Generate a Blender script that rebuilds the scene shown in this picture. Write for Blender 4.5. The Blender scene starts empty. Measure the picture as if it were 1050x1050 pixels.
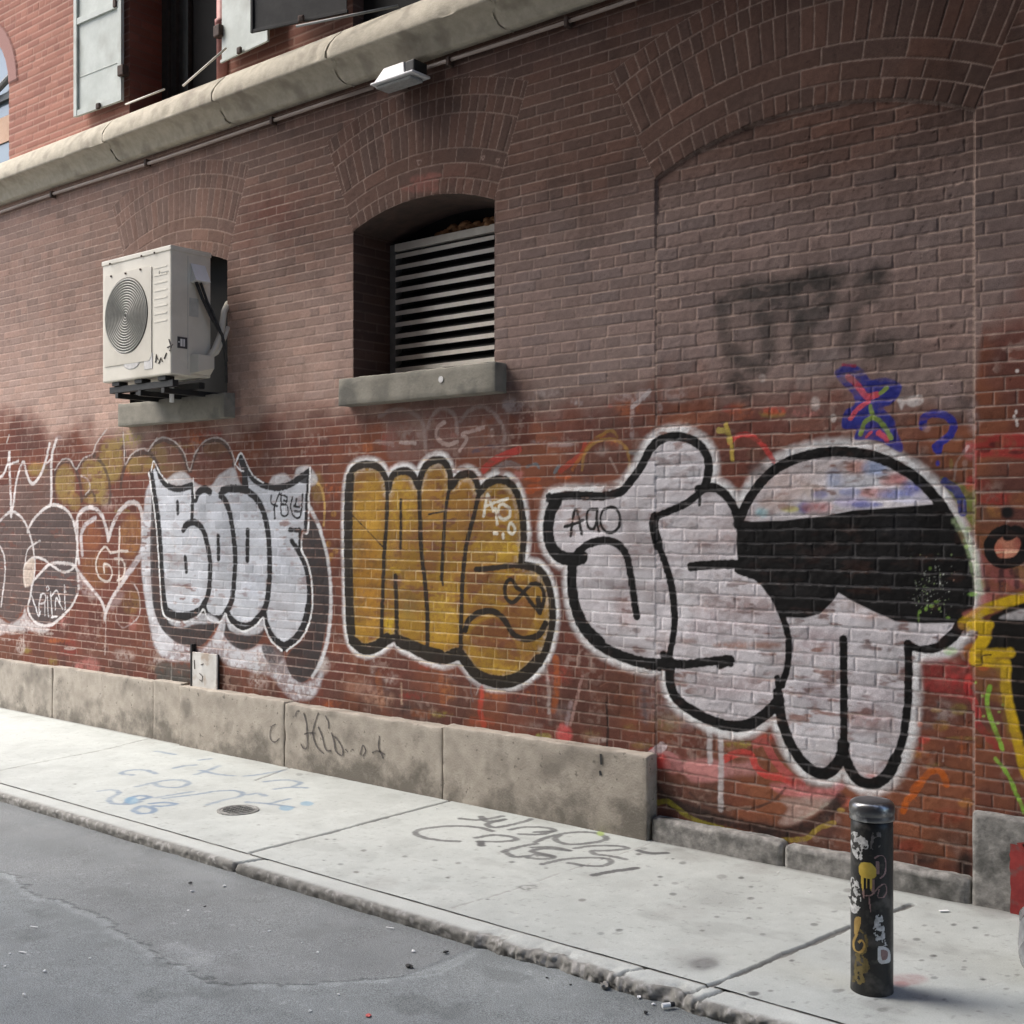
PAINT_K = 1.0
SKY_STRENGTH, SUN_STRENGTH, SUN_ANGLE, EXPOSURE = 0.15, 1.25, 42.0, 1.45
SUN_DIR = (-.52, -.30, .80)
OPP_X, OPP_Y, OPP_H = -13.0, -8.0, 30.0
import bpy, bmesh, math, random
import numpy as np
from mathutils import Vector, Matrix
random.seed(7)
RNG = np.random.default_rng(11)
SC = bpy.context.scene
COL = SC.collection

# ------------------------------------------------------------------ camera model of the photograph
F, CX, CY = 1210.0, 525.0, 533.0
D, EYE = 5.65, 1.79
TH = math.radians(39.46)
CT, ST = math.cos(TH), math.sin(TH)
# world: wall face is the plane y = 0, the pavement at the wall is z = 0, the camera stands at (0, -D, EYE)

def on_wall(px, py, y=0.0):
    a = (px - CX) / F
    t = (D + y) / (CT + a * ST)
    return ((-ST + a * CT) * t, EYE - (py - CY) / F * t)

def on_ground(px, py, z=0.0):
    a = (px - CX) / F
    t = (EYE - z) * F / (py - CY)
    return ((-ST + a * CT) * t, -D + (CT + a * ST) * t)

def wx(px, y=0.0):
    return on_wall(px, 500, y)[0]

# ------------------------------------------------------------------ small helpers
def lin(c):
    c = np.asarray(c, float) / 255.0
    return np.where(c <= 0.04045, c / 12.92, ((c + 0.055) / 1.055) ** 2.4)

def smooth(a, b, x):
    t = np.clip((x - a) / (b - a), 0, 1)
    return t * t * (3 - 2 * t)

def vnoise(u, v, su, sv, seed):
    r = np.random.default_rng(seed)
    T = r.random((256, 256))
    x = u / su; y = v / sv
    ix = np.floor(x).astype(int); iy = np.floor(y).astype(int)
    fx = x - ix; fy = y - iy
    fx = fx * fx * (3 - 2 * fx); fy = fy * fy * (3 - 2 * fy)
    ix &= 255; iy &= 255
    ix1 = (ix + 1) & 255; iy1 = (iy + 1) & 255
    a = T[ix, iy] * (1 - fx) + T[ix1, iy] * fx
    b = T[ix, iy1] * (1 - fx) + T[ix1, iy1] * fx
    return a * (1 - fy) + b * fy

def fbm(u, v, s, seed, n=3, ratio=1.0):
    o = 0; w = 1; tot = 0
    for k in range(n):
        o = o + w * vnoise(u, v, s * ratio / 2 ** k, s / 2 ** k, seed + k * 17)
        tot += w; w *= 0.55
    return o / tot

def hash2(i, j, seed):
    r = np.random.default_rng(seed)
    T = r.random((512, 512))
    return T[np.asarray(i).astype(int) & 511, np.asarray(j).astype(int) & 511]

def spline(pts, closed=False, n=7):
    P = np.asarray(pts, float)
    if len(P) < 3:
        return P
    if closed:
        Q = np.vstack([P[-1], P, P[0], P[1]]); m = len(P)
    else:
        Q = np.vstack([2 * P[0] - P[1], P, 2 * P[-1] - P[-2]]); m = len(P) - 1
    out = []
    for i in range(m):
        p0, p1, p2, p3 = Q[i], Q[i + 1], Q[i + 2], Q[i + 3]
        for k in range(n):
            t = k / n
            out.append(0.5 * (2 * p1 + (p2 - p0) * t + (2 * p0 - 5 * p1 + 4 * p2 - p3) * t * t
                              + (3 * p1 - p0 - 3 * p2 + p3) * t ** 3))
    if not closed:
        out.append(P[-1])
    return np.asarray(out)

# magnified views in which the paint was measured: x0, y0, scale
VIEW = dict(A=(0, 440, 6.5625), B=(0, 540, 6.5625), C=(140, 450, 5.0), V=(140, 560, 5.0), E=(340, 450, 4.2),
            X=(340, 540, 4.2), F=(550, 430, 4.5652), K=(560, 560, 4.0385), G=(740, 430, 3.8889), H=(760, 580, 4.0385),
            J=(840, 360, 5.0), O=(900, 500, 7.0), L=(900, 620, 7.0), N=(650, 730, 4.2), M=(850, 780, 5.25),
            T=(400, 370, 3.5), P=(700, 240, 3.5), Q=(250, 690, 5.25), R=(400, 800, 3.75), S=(80, 730, 3.75), I=(0, 0, 1.0))

def vp(view, pts):
    x0, y0, s = VIEW[view]
    return [(x0 + x / s, y0 + y / s) for x, y in pts]

class Surf:
    """A finely gridded surface (u along the wall, v up or across) that carries height, colour, gloss and paint ids."""
    def __init__(self, us, vs, to_uv, px_size):
        self.us, self.vs, self.to_uv, self.px_size = us, vs, to_uv, px_size
        self.U, self.V = np.meshgrid(us, vs, indexing='ij')
        sh = self.U.shape
        self.col = np.zeros(sh + (3,)); self.rough = np.full(sh, 0.85)
        self.h = np.zeros(sh); self.mort = np.zeros(sh); self.pid = np.zeros(sh, int)
        self.n1 = fbm(self.U, self.V, 0.02, 901, 2); self.n2 = fbm(self.U, self.V, 0.12, 903, 3)
        self.names = [None]; self.vary = np.ones(sh)

    own = True
    def piece(self, name, label=None):
        self.own = label is not None
        if label is None: return
        self.names.append((name, label)); self.cur = len(self.names) - 1

    def _box(self, u0, u1, v0, v1):
        return (slice(max(0, np.searchsorted(self.us, u0) - 1), np.searchsorted(self.us, u1) + 1),
                slice(max(0, np.searchsorted(self.vs, v0) - 1), np.searchsorted(self.vs, v1) + 1))

    def _dist(self, P, m, closed=False):
        Q = np.vstack([P, P[:1]]) if closed else P
        b = self._box(Q[:, 0].min() - m, Q[:, 0].max() + m, Q[:, 1].min() - m, Q[:, 1].max() + m)
        d = np.full(self.U[b].shape, 9.0)
        for p, q in zip(Q[:-1], Q[1:]):
            s = self._box(min(p[0], q[0]) - m, max(p[0], q[0]) + m, min(p[1], q[1]) - m, max(p[1], q[1]) + m)
            U, V = self.U[s], self.V[s]
            e = q - p; L = max(e @ e, 1e-12)
            t = np.clip(((U - p[0]) * e[0] + (V - p[1]) * e[1]) / L, 0, 1)
            dd = np.hypot(U - p[0] - t * e[0], V - p[1] - t * e[1])
            l = (slice(s[0].start - b[0].start, s[0].stop - b[0].start), slice(s[1].start - b[1].start, s[1].stop - b[1].start))
            d[l] = np.minimum(d[l], dd)
        return b, d

    def put(self, b, al, color, mk=0.4, patchy=0.0, own=True, rough=0.55):
        own = own and self.own
        """mk: how much less the paint covers the mortar joints; patchy: worn, uneven cover"""
        if patchy:
            w = 0.55 * self.n1[b] + 0.45 * self.n2[b]
            al = al * np.clip(1 - patchy * smooth(0.40, 0.66, w) , 0, 1)
        al = al * (1 - mk * self.mort[b])
        c = lin(color) if max(color) > 1.01 else np.asarray(color)
        c = np.minimum(c * PAINT_K, 0.80) if max(color) > 1.01 else c
        c = c * (self.vary[b] * (0.90 + 0.20 * self.n2[b]) * (0.95 + .10 * self.n1[b]))[..., None]
        self.col[b] = self.col[b] * (1 - al[..., None]) + c * al[..., None]
        self.rough[b] = self.rough[b] * (1 - al) + rough * al
        if own:
            self.pid[b][al > 0.34] = self.cur

    def stroke(self, view, pts, w, color, soft=0.6, al=1.0, closed=False, raw=False, **k):
        q = vp(view, pts)
        q = np.asarray(q) if raw or len(q) < 3 else spline(q, closed)
        P = np.asarray([self.to_uv(*p) for p in q])
        s = self.px_size(*np.mean(np.asarray(vp(view, pts)), 0))
        m = (w / 2 + soft * 2 + 2) * s
        b, d = self._dist(P, m, closed)
        d = d / s + (self.n1[b] - 0.5) * 1.4
        self.put(b, al * (1 - smooth(w / 2 - soft, w / 2 + soft, d)), color, **k)

    def fill(self, view, pts, color, soft=0.8, al=1.0, raw=False, **k):
        q = vp(view, pts) if isinstance(view, str) else pts
        s = self.px_size(*np.mean(np.asarray(q), 0))
        q = np.asarray(q) if raw else spline(q, True)
        P = np.asarray([self.to_uv(*p) for p in q])
        m = (soft * 2 + 2) * s
        b, d = self._dist(P, m, True)
        ins = np.zeros(d.shape, bool); U, V = self.U[b], self.V[b]
        for p, r in zip(P, np.roll(P, -1, 0)):
            if p[1] != r[1]:
                ins ^= ((p[1] > V) != (r[1] > V)) & (U < (r[0] - p[0]) * (V - p[1]) / (r[1] - p[1]) + p[0])
        sd = np.where(ins, -d, d) / s + (self.n2[b] - 0.5) * soft * 1.2
        self.put(b, al * (1 - smooth(-soft, soft, sd)), color, **k)

    def blob(self, view, x, y, rx, ry, color, soft=0.4, al=1.0, **k):
        a = np.linspace(0, 2 * np.pi, 13)[:-1]
        x0, y0, s = VIEW[view]
        self.fill(view, [(x + rx * math.cos(t), y + ry * math.sin(t)) for t in a], color, soft=max(0.5, soft * min(rx, ry) / s), al=al, **k)

def grid_mesh(name, co, col, rough, keep, mat, parent, pid=None, which=0):
    """quads of a grid (nu, nv, 3); only those whose corner has the wanted paint id"""
    nu, nv = co.shape[:2]
    idx = np.arange(nu * nv).reshape(nu, nv)
    q = np.stack([idx[:-1, :-1], idx[1:, :-1], idx[1:, 1:], idx[:-1, 1:]], -1)
    k = keep.copy()
    if pid is not None:
        k &= pid[:-1, :-1] == which
    q = q[k]
    if not len(q):
        return None
    used, inv = np.unique(q, return_inverse=True)
    inv = inv.reshape(-1, 4)
    return raw_mesh(name, co.reshape(-1, 3)[used], inv, mat, parent, col.reshape(-1, 3)[used], rough.reshape(-1)[used])

def raw_mesh(name, v, f, mat, parent=None, col=None, rough=None, shade=True):
    me = bpy.data.meshes.new(name)
    n, m, k = len(v), len(f), f.shape[1]
    me.vertices.add(n); me.loops.add(m * k); me.polygons.add(m)
    me.vertices.foreach_set('co', np.asarray(v, np.float32).ravel())
    me.loops.foreach_set('vertex_index', np.asarray(f, np.int32).ravel())
    me.polygons.foreach_set('loop_start', np.arange(0, m * k, k, dtype=np.int32))
    me.polygons.foreach_set('use_smooth', np.full(m, shade))
    me.update(calc_edges=True)
    if col is not None:
        a = me.attributes.new('Tint', 'FLOAT_COLOR', 'POINT')
        a.data.foreach_set('color', np.concatenate([col, rough[:, None]], 1).astype(np.float32).ravel())
    me.materials.append(mat)
    return link(name, me, parent)

def link(name, me, parent=None):
    o = bpy.data.objects.new(name, me)
    COL.objects.link(o)
    if parent is not None:
        o.parent = parent
    return o

def tag(o, label=None, cat=None, group=None, kind=None):
    for k, v in (('label', label), ('category', cat), ('group', group), ('kind', kind)):
        if v:
            o[k] = v
    return o

def empty(name, loc=(0, 0, 0), **k):
    o = bpy.data.objects.new(name, None); COL.objects.link(o); o.location = loc
    return tag(o, **k)

# ------------------------------------------------------------------ materials
def new_mat(name):
    m = bpy.data.materials.new(name); m.use_nodes = True
    return m, m.node_tree.nodes, m.node_tree.links, m.node_tree.nodes['Principled BSDF']

def tint_mat(name, grain=(260.0, 0.16), bump=0.25, bump_scale=320.0, spec=0.3):
    """colour and gloss from the surface's own painted attribute, with a fine mineral grain"""
    m, N, L, b = new_mat(name)
    at = N.new('ShaderNodeAttribute'); at.attribute_name = 'Tint'
    tc = N.new('ShaderNodeTexCoord')
    nz = N.new('ShaderNodeTexNoise'); nz.inputs['Scale'].default_value = grain[0]; nz.inputs['Detail'].default_value = 3
    L.new(tc.outputs['Object'], nz.inputs['Vector'])
    mr = N.new('ShaderNodeMapRange'); mr.inputs['From Min'].default_value = 0.3; mr.inputs['From Max'].default_value = 0.7
    mr.inputs['To Min'].default_value = 1 - grain[1]; mr.inputs['To Max'].default_value = 1 + grain[1]
    L.new(nz.outputs['Fac'], mr.inputs['Value'])
    mx = N.new('ShaderNodeVectorMath'); mx.operation = 'SCALE'
    L.new(at.outputs['Color'], mx.inputs[0]); L.new(mr.outputs[0], mx.inputs['Scale'])
    L.new(mx.outputs[0], b.inputs['Base Color']); L.new(at.outputs['Alpha'], b.inputs['Roughness'])
    n2 = N.new('ShaderNodeTexNoise'); n2.inputs['Scale'].default_value = bump_scale; n2.inputs['Detail'].default_value = 2
    L.new(tc.outputs['Object'], n2.inputs['Vector'])
    bp = N.new('ShaderNodeBump'); bp.inputs['Strength'].default_value = bump; bp.inputs['Distance'].default_value = 0.002
    L.new(n2.outputs['Fac'], bp.inputs['Height']); L.new(bp.outputs[0], b.inputs['Normal'])
    b.inputs['Specular IOR Level'].default_value = spec
    return m

def noise_mat(name, c1, c2, scale=12.0, rough=0.7, metal=0.0, bump=0.2, bscale=60.0, c3=None, s3=3.0, spec=0.4):
    m, N, L, b = new_mat(name)
    tc = N.new('ShaderNodeTexCoord')
    nz = N.new('ShaderNodeTexNoise'); nz.inputs['Scale'].default_value = scale; nz.inputs['Detail'].default_value = 6
    nz.inputs['Roughness'].default_value = 0.65
    L.new(tc.outputs['Object'], nz.inputs['Vector'])
    cr = N.new('ShaderNodeValToRGB'); e = cr.color_ramp.elements
    e[0].position = 0.36; e[1].position = 0.66; e[0].color = (*c1, 1); e[1].color = (*c2, 1)
    L.new(nz.outputs['Fac'], cr.inputs[0]); out = cr.outputs[0]
    if c3:
        n3 = N.new('ShaderNodeTexNoise'); n3.inputs['Scale'].default_value = s3; n3.inputs['Detail'].default_value = 7
        L.new(tc.outputs['Object'], n3.inputs['Vector'])
        r3 = N.new('ShaderNodeValToRGB'); r3.color_ramp.elements[0].position = 0.52; r3.color_ramp.elements[1].position = 0.68
        L.new(n3.outputs['Fac'], r3.inputs[0])
        mx = N.new('ShaderNodeMix'); mx.data_type = 'RGBA'
        L.new(r3.outputs[0], mx.inputs[0]); L.new(out, mx.inputs[6]); mx.inputs[7].default_value = (*c3, 1)
        out = mx.outputs[2]
    L.new(out, b.inputs['Base Color'])
    b.inputs['Roughness'].default_value = rough; b.inputs['Metallic'].default_value = metal
    b.inputs['Specular IOR Level'].default_value = spec
    if bump:
        n2 = N.new('ShaderNodeTexNoise'); n2.inputs['Scale'].default_value = bscale; n2.inputs['Detail'].default_value = 5
        L.new(tc.outputs['Object'], n2.inputs['Vector'])
        bp = N.new('ShaderNodeBump'); bp.inputs['Strength'].default_value = bump; bp.inputs['Distance'].default_value = 0.004
        L.new(n2.outputs['Fac'], bp.inputs['Height']); L.new(bp.outputs[0], b.inputs['Normal'])
    return m

# ------------------------------------------------------------------ mesh builders
def bm_obj(name, bm, mat, parent=None, smooth_=False, bevel=0.0, seg=2):
    if bevel:
        bmesh.ops.bevel(bm, geom=[e for e in bm.edges], offset=bevel, segments=seg, profile=0.6, affect='EDGES', clamp_overlap=True)
    bmesh.ops.recalc_face_normals(bm, faces=bm.faces)
    me = bpy.data.meshes.new(name); bm.to_mesh(me); bm.free()
    for p in me.polygons:
        p.use_smooth = smooth_
    me.materials.append(mat)
    return link(name, me, parent)

def add_box(bm, x0, x1, y0, y1, z0, z1):
    v = [bm.verts.new(p) for p in ((x0, y0, z0), (x1, y0, z0), (x1, y1, z0), (x0, y1, z0), (x0, y0, z1), (x1, y0, z1), (x1, y1, z1), (x0, y1, z1))]
    for f in ((0, 3, 2, 1), (4, 5, 6, 7), (0, 1, 5, 4), (1, 2, 6, 5), (2, 3, 7, 6), (3, 0, 4, 7)):
        bm.faces.new([v[i] for i in f])
    return v

def box(name, x0, x1, y0, y1, z0, z1, mat, parent=None, bevel=0.003):
    bm = bmesh.new(); add_box(bm, x0, x1, y0, y1, z0, z1)
    return bm_obj(name, bm, mat, parent, bevel=bevel)

def add_tube(bm, pts, r, n=10, cap=True):
    P = [Vector(p) for p in pts]; rings = []
    for i, p in enumerate(P):
        d = (P[min(i + 1, len(P) - 1)] - P[max(i - 1, 0)]).normalized()
        a = d.cross(Vector((0, 0, 1)))
        if a.length < 1e-3:
            a = d.cross(Vector((1, 0, 0)))
        a.normalize(); b = d.cross(a)
        rr = r[i] if isinstance(r, (list, tuple)) else r
        rings.append([bm.verts.new(p + a * rr * math.cos(2 * math.pi * k / n) + b * rr * math.sin(2 * math.pi * k / n)) for k in range(n)])
    for s, t in zip(rings[:-1], rings[1:]):
        for k in range(n):
            bm.faces.new((s[k], s[(k + 1) % n], t[(k + 1) % n], t[k]))
    if cap:
        bm.faces.new(rings[0][::-1]); bm.faces.new(rings[-1])

def add_lathe(bm, prof, c, n=48, axis='z'):
    rings = []
    for r, h in prof:
        ring = []
        for k in range(n):
            a = 2 * math.pi * k / n
            p = (c[0] + r * math.cos(a), c[1] + r * math.sin(a), c[2] + h) if axis == 'z' else (c[0] + r * math.cos(a), c[1] - h, c[2] + r * math.sin(a))
            ring.append(bm.verts.new(p))
        rings.append(ring)
    for s, t in zip(rings[:-1], rings[1:]):
        for k in range(n):
            bm.faces.new((s[k], s[(k + 1) % n], t[(k + 1) % n], t[k]))
    if prof[0][0] > 1e-6: bm.faces.new(rings[0][::-1])
    if prof[-1][0] > 1e-6: bm.faces.new(rings[-1])
# ------------------------------------------------------------------ the brick wall surface
COURSE, ZPH = 0.0667, 2.786
BAY0, BAY1 = wx(671.5), wx(1000)
ARCHES = [dict(xc=(wx(133) + wx(233)) / 2, half=(wx(233) - wx(133)) / 2, zs=3.80, rise=0.125),
          dict(xc=(wx(362) + wx(507)) / 2, half=(wx(507) - wx(362)) / 2, zs=3.80, rise=0.125),
          dict(xc=(BAY0 + BAY1) / 2, half=(BAY1 - BAY0) / 2, zs=3.712, rise=0.198)]
for a in ARCHES:
    a['R'] = (a['half'] ** 2 + a['rise'] ** 2) / (2 * a['rise']); a['zc'] = a['zs'] + a['rise'] - a['R']
    a['th'] = math.asin(a['half'] / a['R'])
RINGS = [0.0, 0.103, 0.198, 0.293, 0.515, 0.625, 0.735]

def soffit(a, U):
    return a['zc'] + np.sqrt(np.maximum(a['R'] ** 2 - (U - a['xc']) ** 2, 0.01))

def opening(a, U, V, z0=2.70):
    return (np.abs(U - a['xc']) < a['half']) & (V > z0) & (V < soffit(a, U))

def brick_field(U, V, ch, bl, ph, joint, seed, wob, dep, rag, header=0):
    Vw = V + wob * (fbm(U, V, 0.5, seed + 5, 2) - 0.5) + wob * 0.6 * (fbm(U, V, 0.09, seed + 6, 2) - 0.5)
    c = np.floor((Vw - ph) / ch); fv = (Vw - ph) / ch - c
    L = np.full(U.shape, bl)
    if header:
        L = np.where(np.mod(c, header) == 0, bl * 0.5, bl)
    off = 0.5 * np.mod(c, 2) + 0.16 * (hash2(c, c * 0, seed + 1) - 0.5)
    uu = U / L + off
    i = np.floor(uu); fu = uu - i
    jit = (hash2(c, i, seed + 2) - 0.5) * 0.005
    du = np.minimum(fu, 1 - fu) * L + jit; dv = np.minimum(fv, 1 - fv) * ch
    nz = fbm(U, V, 0.03, seed + 3, 3)
    d = np.minimum(du, dv) + (nz - 0.5) * rag
    db = dv + (nz - 0.5) * rag
    mort = np.maximum(1 - smooth(joint / 2 - 0.002, joint / 2 + 0.002, db), (0.35 + 0.45 * hash2(i + 3, c, seed + 11)) * (1 - smooth(joint / 2 - 0.003, joint / 2 + 0.001, d)))
    h = -dep * (1 - smooth(joint / 2 - 0.003, joint / 2 + 0.004, d))
    r = hash2(c, i, seed + 4)
    h = h + (1 - mort) * ((r - 0.5) * 0.0022 + (fv - 0.5) * (hash2(i, c, seed + 8) - 0.5) * 0.003)
    return mort, h, r, hash2(i, c, seed + 9)

def brick_colors(r, r2, pal):
    k = np.floor(r * len(pal)).astype(int)
    P = np.asarray(pal)[np.clip(k, 0, len(pal) - 1)]
    m = P.mean((0, 1)); P = m + (P - m) * 0.62
    return P * (0.90 + 0.20 * r2[..., None])

def col_steps(x0, x1):
    xs = [x0]
    while xs[-1] < x1:
        x = xs[-1]
        if wx(-14) < x < wx(1062):
            a = -(ST * D + x * CT) / (x * ST - D * CT)
            s = D / (CT + a * ST) ** 2 / F
            xs.append(x + min(max(s * 0.95, 0.0042), 0.0085))
        else:
            xs.append(x + 0.022)
    return np.asarray(xs)

def px_wall(px, py):
    a = (px - CX) / F
    return D / (CT + a * ST) / F

XS = col_steps(-18.0, 1.6)
W = Surf(XS, np.arange(0.05, 4.93, 0.0052), lambda px, py: on_wall(px, py), px_wall)
U, V = W.U, W.V
BIG = ARCHES[2]
bay = (U > BAY0) & (U < BAY1) & (V < soffit(BIG, U))
m1, h1, r1, q1 = brick_field(U, V, COURSE, 0.213, ZPH, 0.0072, 100, 0.004, 0.0026, 0.0040, header=7)
m2, h2, r2, q2 = brick_field(U, V, 0.0714, 0.222, 3.599, 0.0088, 200, 0.014, 0.0034, 0.009)
for a in ARCHES:                                             # ring arches of upright bricks
    rr = np.hypot(U - a['xc'], V - a['zc']); th = np.arctan2(U - a['xc'], V - a['zc'])
    inn = (rr > a['R'] - 0.002) & (rr < a['R'] + RINGS[-1]) & (np.abs(th) < a['th'])
    a['in'] = inn
    s = rr[inn] - a['R']; t = th[inn]
    k = np.clip(np.searchsorted(RINGS, s, side='right') - 1, 0, 5)
    R0 = np.asarray(RINGS)[k]; R1 = np.asarray(RINGS)[k + 1]
    wv = np.where((k == 1) | (k == 2), 0.215, 0.071)
    n = np.maximum(1, np.round(2 * a['th'] * (a['R'] + R0) / wv)); step = 2 * a['th'] / n
    uu = (t + a['th']) / step + 0.5 * ((k % 2) == 1); i = np.floor(uu); fu = uu - i
    du = np.minimum(fu, 1 - fu) * step * (a['R'] + s); dv = np.minimum(s - R0, R1 - s)
    nz = fbm(U[inn], V[inn], 0.03, 77, 2)
    d = np.minimum(du, dv) + (nz - 0.5) * 0.004
    d = np.minimum(d, (a['th'] - np.abs(t)) * (a['R'] + s))
    m1[inn] = (1 - smooth(0.0022, 0.0058, d)) * (0.95 if a is BIG else 0.8 if a is ARCHES[1] else .7); h1[inn] = -0.0024 * (1 - smooth(0.002, 0.008, d)) + (hash2(k * 7, i, 31) - 0.5) * 0.003 * smooth(0.002, 0.008, d)
    r1[inn] = hash2(k * 7 + 3, i, 33); q1[inn] = hash2(k * 5 + 1, i, 34)
n_big = fbm(U, V, 0.9, 41, 4); n_mid = fbm(U, V, 0.22, 45, 3); n_fin = fbm(U, V, 0.03, 47, 2); n_str = fbm(U, V, 0.35, 49, 3, ratio=0.25)
mort = np.where(bay, m2, m1); rb = np.where(bay, r2, r1); qb = np.where(bay, q2, q1)
h = np.where(bay, h2 - 0.003 - 0.009 * smooth(0.5, 0.15, soffit(BIG, U) - V), h1)
edge = np.minimum(np.abs(U - BAY0), np.abs(U - BAY1))
seam = bay & ((edge < 0.012) | (soffit(BIG, U) - V < 0.012))
mort = np.where(seam, 0.9, mort)
h = h + (n_fin - 0.5) * np.where(bay, 0.0034, 0.0022) + (n_mid - 0.5) * np.where(bay, 0.006, 0.002)
pits = smooth(0.80, 0.90, fbm(U, V, 0.016, 51, 2)) * (mort < 0.5) * (0.4 + 0.6 * n_big)
h = h - pits * np.where(bay, 0.003, 0.002)

red = brick_colors(rb, qb, [(.172, .060, .042), (.140, .050, .038), (.190, .074, .050), (.108, .047, .039), (.160, .056, .041), (.124, .054, .043)])
dark = brick_colors(rb, qb, [(.118, .068, .053), (.102, .061, .049), (.138, .075, .057), (.092, .059, .049)])
gry = brick_colors(rb, qb, [(.212, .158, .140), (.192, .147, .133), (.232, .167, .146), (.178, .140, .131)])
mauve = brick_colors(rb, qb, [(.395, .272, .222), (.360, .258, .216), (.425, .285, .230), (.340, .248, .210)])
left = smooth(-4.2, -7.5, U)  # left end paler: the haze over it is put into the brick colour
gry = gry * (1 - left[..., None]) + mauve * left[..., None]
zb = np.interp(U, [-11, -8, -6.2, -5, -4, -3.6, -2.8, -2.2, -1.85, -1.80, -1.6], [2.70, 2.50, 2.50, 2.52, 2.44, 2.42, 2.28, 2.26, 2.26, 2.68, 2.72])
g = smooth(-0.16, 0.20, V - zb + (n_big - 0.5) * 0.36 + (n_mid - 0.5) * 0.35)
g = g * (0.86 + 0.14 * n_mid)
gry = gry * (1 + .22 * (smooth(2.2, 2.5, V) * smooth(3.5, 2.7, V)))[..., None]
t = smooth(3.25, 3.90, V + (n_big - 0.5) * 0.6) * np.interp(U, [-11, -8.5, -6.5, -4], [0.25, 0.55, 0.85, 1.0])  # browner brick higher up, with some cornice shade put into its colour
c = red * (1 - g[..., None]) + gry * g[..., None]
c = c * (1 - t[..., None]) + dark * t[..., None]
for a in ARCHES:
    k = a['in'] * (0.8 if a is BIG else 0.62 if a is ARCHES[1] else 0.30)
    c = c * (1 - k[..., None]) + dark * 0.92 * k[..., None]
for (u, v, su, sv, k) in ((-7.0, 4.05, 0.45, 0.22, 0.7), (-5.3, 4.02, 0.24, 0.06, 0.55), (-3.4, 2.35, 0.5, .2, .4)):   # patches where the brick's own red shows
    w = np.exp(-((U - u) / su) ** 2 - ((V - v) / sv) ** 2) * k * smooth(.25, .7, n_mid)
    c = c * (1 - w[..., None]) + red * w[..., None]
soot = smooth(0.55, 0.75, fbm(U, V, 1.3, 61, 4)) * 0.28 + smooth(.62, .8, n_str) * .14
c = c * (1 - soot[..., None])
mcol = np.array([.40, .295, .245]) * (0.75 + 0.5 * n_fin[..., None])
mcol = mcol * (1 - 0.36 * t[..., None]) * (1 + .25 * left[..., None])
mort_vis = np.clip(mort * np.where(bay, 0.8, 0.85) * (0.55 + 0.75 * n_mid), 0, 1)
c = c * (1 - mort_vis[..., None]) + mcol * mort_vis[..., None]
c = c * (1 - 0.35 * pits[..., None])
low = smooth(0.78, 0.50, V) * smooth(.3, .75, n_mid) * 0.5                # splash dirt at the foot
c = c * (1 - low[..., None]) + np.array([.07, .055, .045]) * low[..., None]
drip = smooth(.64, .8, fbm(U, V, .05, 71, 2)) * smooth(.55, .75, n_mid) * smooth(1.1, .6, V) * .5        # old pale paint flecks
c = c * (1 - drip[..., None]) + np.array([.42, .30, .24]) * drip[..., None]
resid = smooth(.56, .74, fbm(U, V, .16, 81, 4)) * smooth(.45, .7, n_fin) * (1 - g) * .5
c = c * (1 - resid[..., None]) + np.array([.36, .26, .22]) * resid[..., None]
blot = smooth(.55, .8, fbm(U, V, .5, 83, 4)) * (1 - g) * .35
c = c * (1 - blot[..., None]) + np.array([.09, .06, .05]) * blot[..., None]
c = c * (0.88 + .24 * fbm(U, V, .018, 85, 2))[..., None]
oran = smooth(.46, .72, fbm(U, V, .38, 87, 4)) * (1 - g) * np.interp(U, [-9, -5, -3], [.25, .5, .75]) * (1 - .8 * mort)
c = c * (1 - oran[..., None]) + np.array([.255, .092, .046]) * (.8 + .4 * qb)[..., None] * oran[..., None]
c = c * (1 - .10 * smooth(2.7, 3.3, V) * smooth(-9, -6, U))[..., None]
W.base = c.copy(); W.bed = mort
W.vary = (0.84 + 0.32 * qb)
W.col, W.mort, W.h = c, np.clip(mort, 0, 1), h
W.rough[:] = 0.88

# ------------------------------------------------------------------ paint on the wall
WHITE, SILVER, BLACK = (238, 238, 240), (190, 193, 199), (34, 32, 33)

# stray dabs and drips of many old colours
W.piece('paint')
rs = random.Random(17)
PAL = [(196, 182, 174), (204, 196, 190), (170, 92, 48), (184, 76, 62), (186, 120, 112), (150, 136, 64), (112, 100, 98), (62, 54, 52), (178, 150, 128), (190, 104, 60), (150, 60, 50)]
for k in range(150):
    px_ = rs.uniform(20, 1000); z_ = rs.choice((rs.uniform(.48, .95), rs.uniform(.48, .8), rs.uniform(1.9, 2.5), rs.uniform(.5, 2.3)))
    tt = px_wall(px_, 0); py_ = CY + (EYE - z_) / tt
    W.blob('I', px_, py_, rs.uniform(3, 16), rs.choice((rs.uniform(1.5, 4), rs.uniform(3, 10))), rs.choice(PAL), al=rs.uniform(.35, .8), patchy=.9, soft=.9)
for k in range(26):
    px_ = rs.uniform(340, 1000); z_ = rs.uniform(.55, .95); tt = px_wall(px_, 0); py_ = CY + (EYE - z_) / tt; l_ = rs.uniform(8, 34)
    W.stroke('I', [(px_, py_ - l_), (px_ + rs.uniform(-1, 1), py_ - l_ / 2), (px_ + rs.uniform(-2, 2), py_)], rs.uniform(1, 3), rs.choice(PAL), al=rs.uniform(.4, .8), patchy=.4)
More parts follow.
